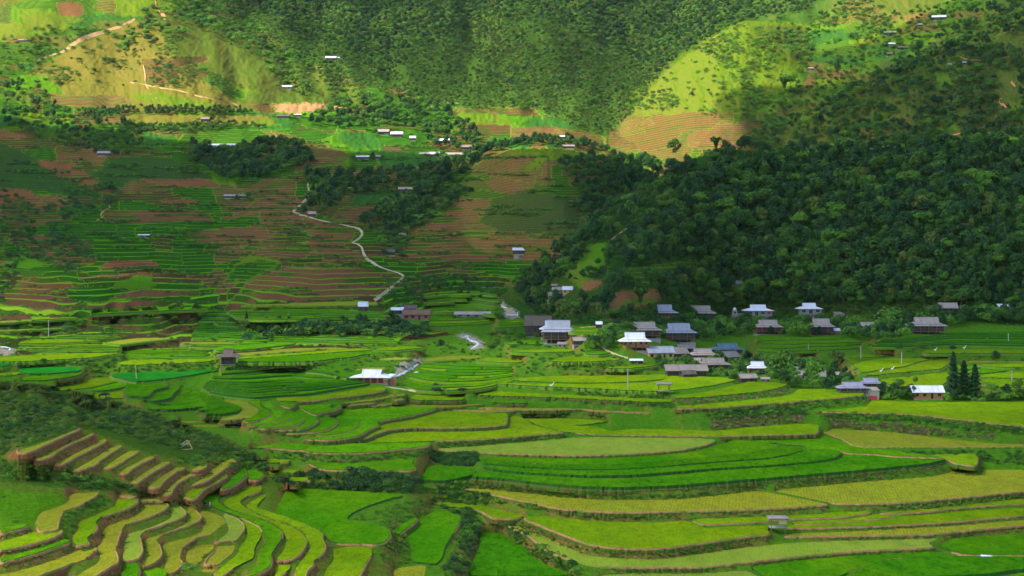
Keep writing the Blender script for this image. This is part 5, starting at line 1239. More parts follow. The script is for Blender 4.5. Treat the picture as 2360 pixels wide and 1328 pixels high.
def concrete_house(u, v, w, hp, label, wins, right_bare):
    p = at(u, v); s = FPX/p.y; L_ = w/s; H = hp/s; D_ = L_*0.62; root = empty('concrete_house', (p.x, p.y+D_*0.4, p.z)); tag(root, label, 'house', 'houses of the valley'); HOUSES.append((u, v, w, hp))
    e = H*0.66; x0, x1, y0, y1 = -L_*0.37, L_*0.44, -D_*0.36, D_*0.36; f2 = H*0.33
    hip_roof(root, L_, D_, e, H, RM['white'], 0.24)
    MB().box(x0-0.3, y0-0.5, -3, x1+0.3, y1, 0.04).build('plinth', WM['brick'], root)
    MB().box(x0, y0+0.9, 0.05, x1, y0+1.02, f2).build('wall', WM['conc'], root); MB().box(x0, y1-0.12, 0.05, x1, y1, e).build('wall', WM['conc'], root)
    for x in (x0, x1-0.12): MB().box(x, y0+0.01, 0.05, x+0.12, y1-0.13, e).build('wall', WM['conc'], root)
    MB().box(x0-0.1, y0-0.15, f2, x1+0.1, y1+0.1, f2+0.2).build('floor_slab', WM['conc'], root)
    MB().box(x0+0.125, y0, f2+0.2, x1-0.125, y0+0.12, e).build('wall', WM['conc'], root)
    for i in range(5): x = x0+0.1+(x1-x0-0.2)*i/4; MB().box(x-0.13, y0-0.12, 0.05, x+0.13, y0+0.14, f2).build('column', WM['cream'], root)
    n = len(wins); ww = (x1-x0)/n
    for i, c in enumerate(wins):
        cx = x0+ww*(i+0.5); mat = {'k': M_GLASS, 'g': M_GREEN, 'r': M_RED}[c]; z0 = f2+0.25 if c == 'k' and i == 1 else f2+0.2+(e-f2)*0.25
        o = MB().box(cx-ww*0.24, y0-0.03, z0, cx+ww*0.24, y0-0.003, e-0.35).build('window', mat, root)
        fr = MB(); fr.box(cx-ww*0.24-0.06, y0-0.07, z0-0.07, cx+ww*0.24+0.06, y0-0.031, z0); fr.box(cx-ww*0.24-0.06, y0-0.07, e-0.35, cx+ww*0.24+0.06, y0-0.031, e-0.28); fr.box(cx-0.03, y0-0.06, z0, cx+0.03, y0-0.031, e-0.35); fr.build('frame', WM['cream'], o)
    for i in range(3): cx = x0+(x1-x0)*(0.28+0.24*i); MB().box(cx-0.5, y0+0.86, 0.06, cx+0.5, y0+0.895, f2*0.8).build('door', M_GLASS, root)
    return root
concrete_house(1749, 742, 71, 39, 'two storey concrete house with white roof and green and red shutters', 'kkgr', False)
concrete_house(1867, 737, 60, 38, 'two storey concrete house with white roof and open ground floor', 'kkk', True)
def villa(u, v):
    p = at(u, v); s = FPX/p.y; k = 33/s/6.2; root = empty('unfinished_villa', (p.x, p.y+2.5, p.z)); tag(root, 'unfinished concrete villa with arches and a small turret left of the first concrete house', 'house'); HOUSES.append((u, v, 33, 34))
    root.scale = (k, k, k)
    MB().box(-3.2, -1.8, -3, 3.2, 2.5, 0.05).build('plinth', WM['brick'], root); MB().box(-3.0, -0.6, 0.05, 3.0, 2.3, 2.6).build('wall', WM['conc'], root)
    MB().box(-3.2, -1.7, 2.6, 3.2, 2.4, 2.8).build('floor_slab', WM['conc'], root)
    for x in (-2.9, -1.5, 0.0, 1.5, 2.9): MB().beam((x, -1.5, 0), (x, -1.5, 2.6), 0.13, 8).build('column', WM['cream'], root)
    for x in (-2.1, -0.6, 1.8): MB().box(x-0.38, -0.64, 0.3, x+0.38, -0.605, 1.9).build('window', M_GLASS, root)
    m = MB(); m.box(-3.1, -1.68, 3.5, 3.1, -1.6, 3.6)
    for i in range(20): m.box(-3.05+i*0.32, -1.66, 2.8, -2.95+i*0.32, -1.62, 3.5)
    m.build('balustrade', WM['cream'], root)
    MB().box(-2.6, -0.4, 2.8, -0.6, 1.4, 4.9).build('turret', WM['conc'], root); MB().box(-2.0, -0.44, 3.2, -1.2, -0.405, 4.4).build('window', M_GLASS, root)
    bm = bmesh.new(); bmesh.ops.create_uvsphere(bm, u_segments=16, v_segments=10, radius=0.75); me = bpy.data.meshes.new('dome'); bm.to_mesh(me); bm.free(); me.materials.append(M_STEEL)
    o = bpy.data.objects.new('dome', me); COL.objects.link(o); o.parent = root; o.location = (-1.6, 0.5, 5.3)
villa(1704, 742)
# ---------------------------------------------------------------- field huts and small things
def field_hut(u, v, w, label, roofed='fibre', board=False, tall=1.0, hip=False):
    p = at(u, v); s = FPX/p.y; W_ = w/s; root = empty('field_hut', (p.x, p.y+0.3, p.z)); root.scale = (W_/3.0,)*3; tag(root, label, 'hut', 'field huts on stilts')
    HOUSES.append((u, v, w, w))
    for x in (-1.15, 1.0):
        for y in (-0.9, 0.9): MB().beam((x, y, -1.0), (x, y, 2.25*tall), 0.06, 6).build('post', M_WOODP, root)
    f = MB(); f.box(-1.3, -1.05, 0.78*tall, 1.2, 1.05, 0.86*tall); f.build('platform', M_WOODP, root)
    for i in range(6): MB().box(-1.28+i*0.415, -1.1, 0.861*tall, -1.28+i*0.415+0.36, 1.1, 0.90*tall).build('plank', WM['cream'], root)
    if hip: hip_roof(root, 4.2, 3.6, 2.2*tall, 3.4*tall, RM[roofed], 0.20); walls(root, -1.1, 0.95, -0.85, 0.85, 0.92*tall, 2.2*tall, WM['dark'], 1, False)
    else:
        shed_roof(root, 3.2, 2.6, 2.25*tall, 2.5*tall, RM[roofed])
        for i in range(5): MB().box(-1.6+i*0.64, -1.32, 2.34*tall+0.02*i % 0.05, -1.6+i*0.64+0.58, 0.2, 2.40*tall).build('roof_sheet', RM['beige'], root)
        if board: MB().box(0.05, -1.02, 1.45*tall, 1.25, -0.96, 2.15*tall).build('woven_panel', M_BAMB, root)
    return root
field_hut(1793, 1228, 44, 'open field hut with a woven panel standing among the near rice fields', 'fibre', True)
field_hut(1531, 911, 34, 'open field hut on the edge of the middle rice fields', 'fibre')
field_hut(527, 852, 40, 'dark roofed field hut on tall stilts at the left of the valley', 'brown', False, 1.05, True)
def pole(u, v, top, label, lamp=False, arm=True, mat=None, lean=0.0):
    p = at(u, v); s = FPX/p.y; H = (v-top)/s; root = empty('utility_pole', (p.x, p.y, p.z)); tag(root, label, 'pole', 'poles standing in the fields')
    MB().beam((0, 0, -0.8), (lean, 0, H), 0.16, 8, 0.10).build('shaft', mat or M_CONCP, root)
    if arm: MB().box(-0.6, -0.05, H-0.55, 0.6, 0.05, H-0.42).build('crossarm', M_WOODP, root)
for a in [(316, 884, 842, 'bamboo pole standing before the emerald field at the left', False, False, M_BAMB, -0.4), (511, 856, 824, 'bamboo pole just left of the dark field hut', False, False, M_BAMB, -0.2),
  (2078, 840, 811, 'pole at the back of the bright right hand fields'), (1984, 831, 798, 'pole beside the round bushes right of the village'), (2332, 882, 855, 'pole near the right edge of the fields'),
  (1447, 901, 850, 'slim pole in the middle field before the village'), (112, 775, 738, 'pole on the left hillside foot'), (484, 1169, 1157, 'short pole on the near path between the spur terraces', False, True, M_BAMB),
  (1863, 812, 792, 'slim pole in the dark terraces below the second concrete house'), (2324, 790, 768, 'slim pole in the dark terraces at the right'), (1670, 768, 738, 'pole between trees above the village terraces')]: pole(*a)
def tank(u, v, w, mat, label):
    p = at(u, v); s = FPX/p.y; r = w/s/2; root = empty('water_tank', (p.x, p.y, p.z)); tag(root, label, 'water tank', 'water tanks')
    MB().box(-r, -r, -1, r, r, r*1.6).build('stand', WM['conc'], root); m = MB(); m.beam((0, 0, r*1.6), (0, 0, r*4.2), r, 12); m.build('tank', mat, root, True)
tank(1436, 774, 4, M_STEEL, 'steel tank left of the brown tiled stilt house'); tank(1890, 850, 5, M_STEEL, 'steel tank beside the round bushes'); tank(1942, 770, 4, M_STEEL, 'white tank beside the little outhouse'); tank(1341, 781, 4, M_ORANGEC, 'orange tank behind the outbuilding')
# stream weir, tarps, plastic
def simple(name, u, v, build, label, cat):
    p = at(u, v); o = empty(name, (p.x, p.y, p.z)); tag(o, label, cat); build(o, FPX/p.y); return o
def weir(o, s):
    W_ = 27/s; H = 9/s; MB().box(-W_/2, 0, -2, W_/2, 2.2, H*0.55).build('apron', WM['conc'], o); MB().box(-W_/2, -0.3, H*0.56, W_/2, 0.3, H*0.75).build('deck', M_WHITE, o)
    for i in range(5): MB().box(-W_*0.1+i*W_*0.11, -0.35, 0, -W_*0.1+i*W_*0.11+0.3, 0.0, H*0.55).build('pier', WM['cream'], o)
    MB().box(W_*0.44, -0.4, -1, W_*0.5, 0.4, H*1.2).build('gate_post', M_WHITE, o)
simple('weir', 1180, 732, weir, 'concrete weir with small piers at the foot of the wooded hill', 'weir')
def redtarp(o, s):
    W_ = 21/s; MB().box(-W_/2, 0, 0, W_/2, 0.1, 1.0).build('tarp_front', M_PINK, o); MB().box(-W_*0.7, 0.2, -1, W_*0.75, 3.2, 2.4).build('wall', WM['cream'], o); m = MB(); m.plate([(-W_*0.75, -0.1, 2.42), (W_*0.8, -0.1, 2.42), (W_*0.8, 3.4, 3.0), (-W_*0.75, 3.4, 3.0)], 0.08); m.build('roof', RM['beige'], o)
simple('shelter', 2011, 922, redtarp, 'beige shelter with a bright red tarp along its front by the field corner', 'shelter'); HOUSES.append((2011, 922, 34, 20))
def plast(o, s):
    W_ = 126/s; r = random.Random(4); m = MB(); n = 14
    for i in range(n): x = -W_/2+W_*i/n; h = r.uniform(0.35, 0.75); m.plate([(x, -0.5, h*0.3), (x+W_/n*1.05, -0.5, h*0.35), (x+W_/n*1.05, 0.4, h), (x, 0.4, h*1.1)], 0.25)
    m.build('sheet', M_WHITE, o); MB().box(-W_/2, 0.1, -0.8, W_/2, 0.8, 0.3).build('earth_core', M_BUND, o)
simple('plastic_sheet', 2271, 1291, plast, 'crumpled white plastic sheet laid along a bund in the lower right', 'plastic sheet')
simple('tarpaulin', 987, 909, lambda o, s: MB().box(-14/s, 0, 0, 14/s, 0.8, 0.8).build('cover', M_BLUE, o), 'dark blue tarpaulin heap beside the grey path', 'tarpaulin')
def bframe(o, s):
    for a, b in (((-1.6, 0, 0.1), (0.3, 1.6, 1.5)), ((-0.9, -0.4, 0.1), (0.8, 1.2, 1.4)), ((0.3, 1.6, 1.5), (1.5, 0.3, 0.1)), ((-1.6, 0, 0.1), (0.5, -1.2, 0.1)), ((0.5, -1.2, 0.1), (1.5, 0.3, 0.1)), ((-0.6, 0.7, 0.9), (1.1, 0.7, 0.9))): MB().beam(a, b, 0.06, 5).build('bamboo_pole', M_BAMB, o)
simple('drying_frame', 424, 1036, bframe, 'leaning bamboo frame on the grassy saddle behind the spur terraces', 'drying frame')
# ---------------------------------------------------------------- roads and paths draped on the ground, water
def ribbon(name, s, wpx, mat, label, kind='structure', lift=0.25, wm=None, taper=False):
    c = resample(chaikin(pts(s), 2, False), 4.0); t = np.gradient(c, axis=0); nrm = np.stack([-t[:, 1], t[:, 0]], 1)/np.maximum(np.hypot(t[:, 0], t[:, 1]), 1e-6)[:, None]
    w = (np.full(len(c), wpx/2) if not hasattr(wpx, '__len__') else np.interp(np.linspace(0, 1, len(c)), np.linspace(0, 1, len(wpx)), wpx)/2)*(0.72 if name in ('road', 'dirt_road') else 1)*(1+0.25*(nrs.rand(len(c))-0.5))
    vs, fs = [], []
    for k in range(len(c)):
        d = float(dist(*c[k]))
        for j in (-1, -0.35, 0.35, 1):
            q = c[k]+nrm[k]*w[k]*j; dd = float(dist(*q)); dd = 0.5*dd+0.5*d
            # keep the band close to the sheet: raise it a little towards the eye
            P_ = world(q[0], q[1], dd*(1-lift*1.2/dd)); vs.append(P_.tolist())
    for k in range(len(c)-1):
        for j in range(3): b = k*4+j; fs.append((b, b+4, b+5, b+1))
    o = meshobj(name, vs, fs, mat, None, True); tag(o, label, kind=kind); return o
ribbon('road', 'PX 735,402 722,406 713,413 709,425 712,438 709,455 697,468 684,480 676,486 678,491 690,494 705,498 730,506 758,512 790,518 815,524 828,527 836,538 830,548 818,556 810,560 824,562 834,570 838,585 845,597 860,606 872,614 888,620 915,628 932,636 920,648 905,660 890,672 875,684 863,692', [3, 3, 4, 6, 7, 7.5, 7, 8, 8, 4, 2.5, 2.5, 2.5, 2.5, 3, 4, 6, 8, 7, 5, 4, 6, 8, 9, 8, 5, 3, 3, 5, 7, 8, 9, 10, 11, 12], M_ROAD, 'pale gravel road winding down the terraced hillside')
ribbon('road', 'PX 758,386 750,393 742,398 735,402', [2, 4, 4], M_ROAD, 'upper stretch of the gravel road')
ribbon('dirt_road', 'PX 80,143 110,130 140,122 158,112 175,100 200,88 240,75 280,62 312,46', [5, 6, 7, 16, 22, 18, 14, 14, 12], M_DIRT, 'orange dirt road on the sunny hill')
ribbon('dirt_road', 'PX 358,2 360,18 366,26 378,36 380,46', [4, 6, 5, 10, 5], M_REDDIRT, 'red dirt track on the ridge')
ribbon('footpath', 'PX 300,190 335,196 370,203 410,208 450,220 500,232 540,238 560,256', 3, M_DIRT, 'footpath across the sunny hill')
ribbon('footpath', 'PX 330,150 335,175 333,192 345,210 360,228', 3, M_DIRT, 'footpath beside the striped plot')
ribbon('dirt_road', 'Z2 600,745 640,720 700,700 760,700 830,710', [3, 5, 4, 6], M_DIRT, 'track forking at the foot of the forest')
ribbon('dirt_road', 'PX 2325,178 2330,188 2340,200', [4, 7, 4], M_REDDIRT, 'red track in the right hand wood, upper bend')
ribbon('dirt_road', 'I6 2020,500 1990,540 2020,590 2090,640', [5, 9, 10, 5], M_REDDIRT, 'red track in the right hand wood, middle bend')
ribbon('dirt_road', 'I6 1950,740 1870,860 1760,930 1680,980 1580,1030', [2, 4, 6, 9, 5], M_DIRT, 'pale track joining the lower track')
ribbon('dirt_road', 'I6 1260,1060 1400,1030 1550,1020 1700,1020 1900,1030 2150,1060', [4, 5, 3, 6, 3, 3], M_REDDIRT, 'red track above the dark hill')
ribbon('dirt_road', 'I5 1370,850 1450,885 1550,905 1700,910', 2.5, M_REDDIRT, 'track above the tilted roof')
ribbon('footpath', 'Y4 1170,420 1240,470 1150,520 1120,560 1150,590 1080,620', 3.0, M_DIRT, 'path beside the left hand bushes')
ribbon('concrete_path', 'H1 1560,1075 1620,1110 1680,1160 1780,1210 1900,1250 2010,1280', [3, 4, 5, 5, 4, 5], M_ROAD, 'concrete path leading into the village')
ribbon('concrete_path', 'H9 830,735 950,745 1080,770 1250,790 1450,820 1650,845 1900,855', [3, 4, 5, 5, 4, 3, 2], M_ROAD, 'grey path crossing in front of the stream farm')
ribbon('dirt_road', 'H1 1290,820 1400,812 1540,800 1700,790 1850,730', [2, 3, 4, 5, 3], M_DIRT, 'earth track behind the upper village')
ribbon('dirt_road', 'PX 1490,500 1460,515 1432,535 1410,552', [3, 4, 3], M_REDDIRT, 'cut track slanting down the wooded hill')
M_WATER, _nt = newmat('white_water'); _n = noise(_nt, mapped(_nt, pos(_nt), 0.8, 0.25, 1), 1.0, 5, 0.8)
finish(_nt, mixc(_nt, ramp(_nt, _n, 0.42, 0.6), (0.22, 0.23, 0.21), (0.75, 0.78, 0.80)), 0.35, _n, 0.6, 0.2, 0.5)
ribbon('stream_water', 'H9 1330,385 1280,430 1200,480 1120,530 1040,560 950,578', [2, 6, 9, 8, 5, 3], M_WATER, 'white water of the stream beside the farm')
ribbon('stream_water', 'H8 2000,905 2040,900 2080,880 2060,920 2120,960 2200,970 2240,1010 2200,1050 2130,1080', [2, 6, 8, 6, 5, 7, 8, 7, 3], M_WATER, 'white water of the stream higher up')
ribbon('stream_water', 'E 1010,720 1050,705 1030,735 1080,760 1120,790 1150,800', [3, 5, 6, 5, 4, 3], M_WATER, 'stream at the foot of the wooded hill')
ribbon('stream_water', 'D 0,1060 40,1065 75,1075 60,1085', [3, 4, 5, 4], M_WATER, 'stream at the left edge')
# river stones
def boulder_mesh(seed):
    bm = bmesh.new(); bmesh.ops.create_icosphere(bm, subdivisions=2, radius=0.5); r = random.Random(seed)
    for v in bm.verts: v.co *= 1+r.uniform(-0.18, 0.18); v.co.z *= 0.7
    me = bpy.data.meshes.new('boulder'); bm.to_mesh(me); bm.free(); me.materials.append(M_ROCK); return me
KIND['boulder'] = ('boulder', [('boulder', boulder_mesh(3))])
def in_poly(poly, P_):
    x, y = P_[:, 0], P_[:, 1]; ins = np.zeros(len(P_), bool)
    for k in range(len(poly)):
        x0, y0 = poly[k]; x1, y1 = poly[k-1]
        with np.errstate(divide='ignore', invalid='ignore'): ins ^= ((y0 > y) != (y1 > y)) & (x < (x1-x0)*(y-y0)/(y1-y0+1e-12)+x0)
    return ins
def rand_in(poly, cw, ch):
    x0, y0 = poly.min(0); x1, y1 = poly.max(0); nx, ny = int((x1-x0)/cw)+1, int((y1-y0)/ch)+1
    A, B = np.meshgrid(np.arange(nx), np.arange(ny)); A = A+0.5*(B % 2)
    P_ = np.stack([x0+(A.ravel()+nrs.rand(A.size)*0.9)*cw, y0+(B.ravel()+nrs.rand(A.size)*0.9)*ch], 1)
    return P_[in_poly(poly, P_)]
# animals and people (a few pixels each)
def skin_body(name, joints, edges, mat, loc, rz=0, sc=1.0, label='', cat='', group=None):
    me = bpy.data.meshes.new(name); me.from_pydata([j[:3] for j in joints], edges, []); me.materials.append(mat); o = bpy.data.objects.new(name, me); COL.objects.link(o)
    o.location = loc; o.rotation_euler = (0, 0, rz); o.scale = (sc,)*3; sk_ = o.modifiers.new('body', 'SKIN')
    for k, j in enumerate(joints): me.skin_vertices[0].data[k].radius = (j[3], j[3])
    me.skin_vertices[0].data[0].use_root = True; o.modifiers.new('smooth', 'SUBSURF').levels = 1; o.modifiers['smooth'].render_levels = 2; tag(o, label, cat, group); return o
BUF = [(0, 0, 1.05, .34), (0.75, 0, 1.1, .34), (-0.7, 0, 1.05, .32), (1.15, 0, 1.15, .2), (1.5, 0, 0.95, .15), (1.75, 0, 0.8, .09), (0.7, .2, 0.6, .1), (0.7, .2, 0.02, .07), (0.7, -.2, 0.6, .1), (0.7, -.2, 0.02, .07), (-0.7, .2, 0.6, .12), (-0.75, .2, 0.02, .07), (-0.7, -.2, 0.6, .12), (-0.75, -.2, 0.02, .07), (-1.0, 0, 1.0, .05), (-1.1, 0, 0.5, .03), (1.4, .3, 1.3, .03), (1.4, -.3, 1.3, .03)]
BUE = [(0, 1), (0, 2), (1, 3), (3, 4), (4, 5), (1, 6), (6, 7), (1, 8), (8, 9), (2, 10), (10, 11), (2, 12), (12, 13), (2, 14), (14, 15), (4, 16), (4, 17)]
for u, v, r, l in ((237, 919, 0.3, 'grazing dark buffalo on the lime field at the left'), (1009, 906, 3.0, 'dark buffalo on the grass left of the grey path end'), (1062, 907, 0.2, 'dark buffalo on the grass right of the grey path end')):
    skin_body('buffalo', BUF, BUE, M_BLACK, at(u, v), r, 1.0, l, 'buffalo', 'grazing buffaloes')
EG = [(0, 0, .45, .13), (.25, 0, .5, .09), (.4, 0, .75, .04), (.5, 0, .9, .05), (.66, 0, .88, .015), (-.3, 0, .4, .05), (0, .05, .2, .02), (0, .05, 0, .02), (0, -.05, .2, .02), (0, -.05, 0, .02)]
EE = [(0, 1), (1, 2), (2, 3), (3, 4), (0, 5), (0, 6), (6, 7), (0, 8), (8, 9)]
for u, v, l in ((2030, 860, 'white egret in the right hand field nearer the village'), (2056, 855, 'white egret further right on the same bund'), (1270, 894, 'white egret on the edge of the middle field'), (2155, 811, 'white egret below the dark green terraces'), (2222, 806, 'white bird on a stake in the back field')):
    skin_body('egret', EG, EE, M_FEATH, at(u, v), 0.4, 1.5, l, 'egret', 'white egrets in the fields')
PE = [(0, 0, .95, .13), (0, 0, 1.2, .15), (0, 0, 1.42, .12), (0, 0, 1.55, .06), (0, 0, 1.68, .10), (.11, .05, .5, .08), (.12, -.05, .03, .05), (-.11, -.05, .5, .08), (-.12, .1, .03, .05), (.22, 0, 1.38, .06), (.28, 0, 1.1, .045), (.26, -.12, .88, .035), (-.22, 0, 1.38, .06), (-.28, 0, 1.1, .045), (-.26, -.12, .88, .035), (.12, -.15, .02, .04), (-.12, 0, .02, .04)]
PEE = [(0, 1), (1, 2), (2, 3), (3, 4), (0, 5), (5, 6), (0, 7), (7, 8), (2, 9), (9, 10), (10, 11), (2, 12), (12, 13), (13, 14), (6, 15), (8, 16)]
for u, v, l in ((897, 669, 'person in dark clothes walking up the gravel road'), (1582, 868, 'person in dark clothes standing in front of the small dark gable')):
    o = skin_body('person', PE, PEE, M_CLOTH, at(u, v), 0.2, 1.0, l, 'person'); 
    bm = bmesh.new(); bmesh.ops.create_icosphere(bm, subdivisions=2, radius=0.125)
    for q in bm.verts: q.co += Vector((0, 0.02, 1.72))
    me = bpy.data.meshes.new('hair'); bm.to_mesh(me); bm.free(); me.materials.append(M_BLACK); hd = bpy.data.objects.new('hair', me); COL.objects.link(hd); hd.parent = o
# ---------------------------------------------------------------- named trees and shrubs
NAMED = """
broadB|841|527|40|1.25|round dark tree standing alone at the bend of the gravel road
conifer|2197|920|108|1.3|tallest dark conifer right of the long white roof, bare near its top
conifer|2222|920|88|1.8|middle conifer of the group right of the long white roof
conifer|2247|920|80|1.9|right hand conifer of the group right of the long white roof
slender|1722|806|66|1.2|tall tree with a bare trunk above the village cluster
broadA|1708|772|46|1.0|bushy tree left of the terraces behind the village
broadA|1798|884|84|0.95|big leafy tree in front of the village, left of the slate blue roof
broadC|1873|893|66|0.9|bright leafy tree at the corner of the lime field
thin|2118|817|30|1.0|pale thin leaved tree at the foot of the dark green terraces
slender|2194|822|28|1.2|small round topped tree in the back field
slender|2078|818|26|1.1|little umbrella shaped tree beside the back pole
broadO|1931|850|42|1.3|wide feathery bush right of the village cluster
broadC|437|1330|34|1.25|leafy bush at the bottom edge among the yellow paddies
broadB|1930|178|44|0.45|narrow dark tree on the grassy col
bamboo|1650|356|40|1.0|bamboo clump on the crest of the dark hill
broadC|1822|210|44|1.1|sunlit bushy tree beside the hump of grass
bamboo|1808|215|36|1.1|bamboo clump at the right foot of the hump
broadA|1550|354|36|1.1|spreading tree in front of the brown plot
thin|560|772|40|0.9|tree at the left end of the banana thicket
conifer|568|750|34|1.6|dark pointed tree over the banana thicket
slenderD|150|520|30|1.1|dark tree on the left hillside below the red plot
broadA|1150|745|26|1.2|round tree beside the stream below the wooded hill
broadB|1016|806|24|1.1|dark tree over the valley bank left of the stream
slenderD|285|300|34|0.9|dark tree between the green plots on the left
broadA|900|745|30|1.1|tree at the right end of the banana thicket
broadB|2295|838|30|1.0|tree at the right edge of the fields
broadA|2070|900|28|1.2|round dark tree right of the lilac roofs
slender|2110|895|26|1.1|small tree behind the weathered brown roof
broadC|2285|918|40|0.9|pale green tree right of the conifers
broadB|2320|915|30|1.3|dark bushy tree near the right edge beyond the conifers
broadA|2345|905|34|1.0|tree at the right edge beside the field bank
broadC|1705|880|26|1.1|light green tree between the village gardens
broadB|1722|838|30|1.2|dark round tree right of the teal roof
broadC|1690|870|22|1.2|low bright tree in the village gardens
thin|1392|748|34|1.3|silvery tree above the small white panel shed
broadA|1432|745|32|1.1|round tree left of the red walled house
broadA|1594|738|34|1.2|dark tree right of the red walled house
broadC|1618|782|28|1.2|light tree right of the slate blue roofed house
broadC|1640|785|30|1.1|second light tree right of the slate blue roofed house
broadB|1776|772|20|1.2|dark tree in front of the brown roof below the concrete house
broadB|1888|774|22|1.0|tree in front of the grey brown roofed house
broadC|1830|772|34|1.2|bright tree between the two brown roofed houses
broadB|1955|775|30|1.0|tree right of the grey brown roofed house
broadA|2010|790|26|1.5|spreading trees before the brown roof on the terrace edge
broadC|2050|745|28|1.5|dome shaped light green tree left of the long stilt house
banana|2103|742|30|0.9|tall banana plant left of the brown roofed house in the trees
banana|2010|742|24|1.0|banana plant in the gardens behind the terrace edge
thin|2152|740|36|1.2|grey green tree left of the brown roofed house in the trees
broadB|1850|868|34|1.0|dark tree below the slate blue roof
broadB|1905|905|34|1.1|dark tree in the lime field corner thicket
broadA|2015|778|30|1.0|tree above the dark green terraces
banana|1690|876|18|1.0|banana plant in the village gardens
bamboo|1620|700|72|0.9|large drooping bamboo left of the hillside hut with blue walls
bamboo|1835|700|92|0.9|large bamboo at the foot of the dark hill above the concrete houses
bamboo|2130|705|64|1.0|bamboo clump above the right hand trees
bamboo|2275|695|78|0.8|tall bamboo on the right part of the dark hill
bamboo|2275|650|70|0.7|upright bamboo above the tall one at the right
bamboo|1400|630|60|1.0|arching bamboo over the clearing on the wooded hill
slenderD|1745|610|60|0.9|tall bare stemmed pine on the dark hill, right of the pair
slenderD|1732|608|56|0.9|tall bare stemmed pine on the dark hill, left of the pair
"""
for ln in NAMED.strip().split('\n'):
    k, u, v, h, wd, lab = ln.split('|'); u, v, h, wd = float(u), float(v), float(h), float(wd); p = at(u, v); plant(k, p, h*p.y/FPX, wd, None, lab, 'banana plant' if k == 'banana' else 'tree')
for k, u, v, h, lab in (('shrubA', 765, 942, 13, 'round grassy bush on the bund between the fresh green fields'), ('shrubB', 380, 955, 16, 'olive bush beside the small yellow terraces'), ('shrubC', 215, 1192, 10, 'low bush on the green bank of the spur'), ('shrubD', 1003, 868+23, 10, 'dark trimmed bush at the start of the grey path'), ('shrubC', 1038, 1145, 16, 'bush on the bank at the head of the gully'), ('shrubA', 1118, 1150, 20, 'green bush on the red earth bank')):
    p = at(u, v); plant_one(k, p, h*p.y/FPX*1.6, 1.0, lab, 'shrub')
for k, u, v in (('tuft', 1290, 900), ('straw', 1700, 985)):
    p = at(u, v); plant_one(k, p, 0.9, 1.0, 'grass tuft on the bank above the middle field' if k == 'tuft' else 'dry grass tuft hanging on the brown bank', 'grass tuft')
p = at(960, 860); plant_one('boulder', p, 1.4, 1.2, 'grey boulder in the stony stream bed above the farm', 'boulder')
# ---------------------------------------------------------------- woods: (zone, kinds with weights, cell w, cell h, size px lo..hi, polygon)
EXC = [pts(s) for s in ('PX 1398,722 1425,668 1518,664 1525,698 1440,716', 'PX 1448,622 1600,598 1620,642 1455,658', 'PX 1300,645 1375,560 1400,560 1392,612 1335,642', 'PX 1260,655 1400,640 1395,700 1265,700',
 'PX 1395,560 1480,490 1500,495 1420,565', 'PX 2190,312 2290,270 2300,285 2230,318', 'PX 1180,668 1225,732 1160,736 1120,690', 'PX 2300,165 2350,165 2350,250 2290,250')]
HB = np.array(HOUSES)
def clear(P_, hpx=0):
    ok = np.ones(len(P_), bool)
    for e in EXC: ok &= ~in_poly(e, P_)
    for u, v, w, h in HB: ok &= ~((np.abs(P_[:, 0]-u) < w*0.42+hpx*0.12) & (P_[:, 1] > v-5) & (P_[:, 1] < v+hpx*0.55))
    x = np.clip(((P_[:, 0]-G0U)/GS).astype(int), 0, GW-1); y = np.clip(((P_[:, 1]-G0V)/GS).astype(int), 0, GH-1)
    return ok & (LAB[y, x] < 0)
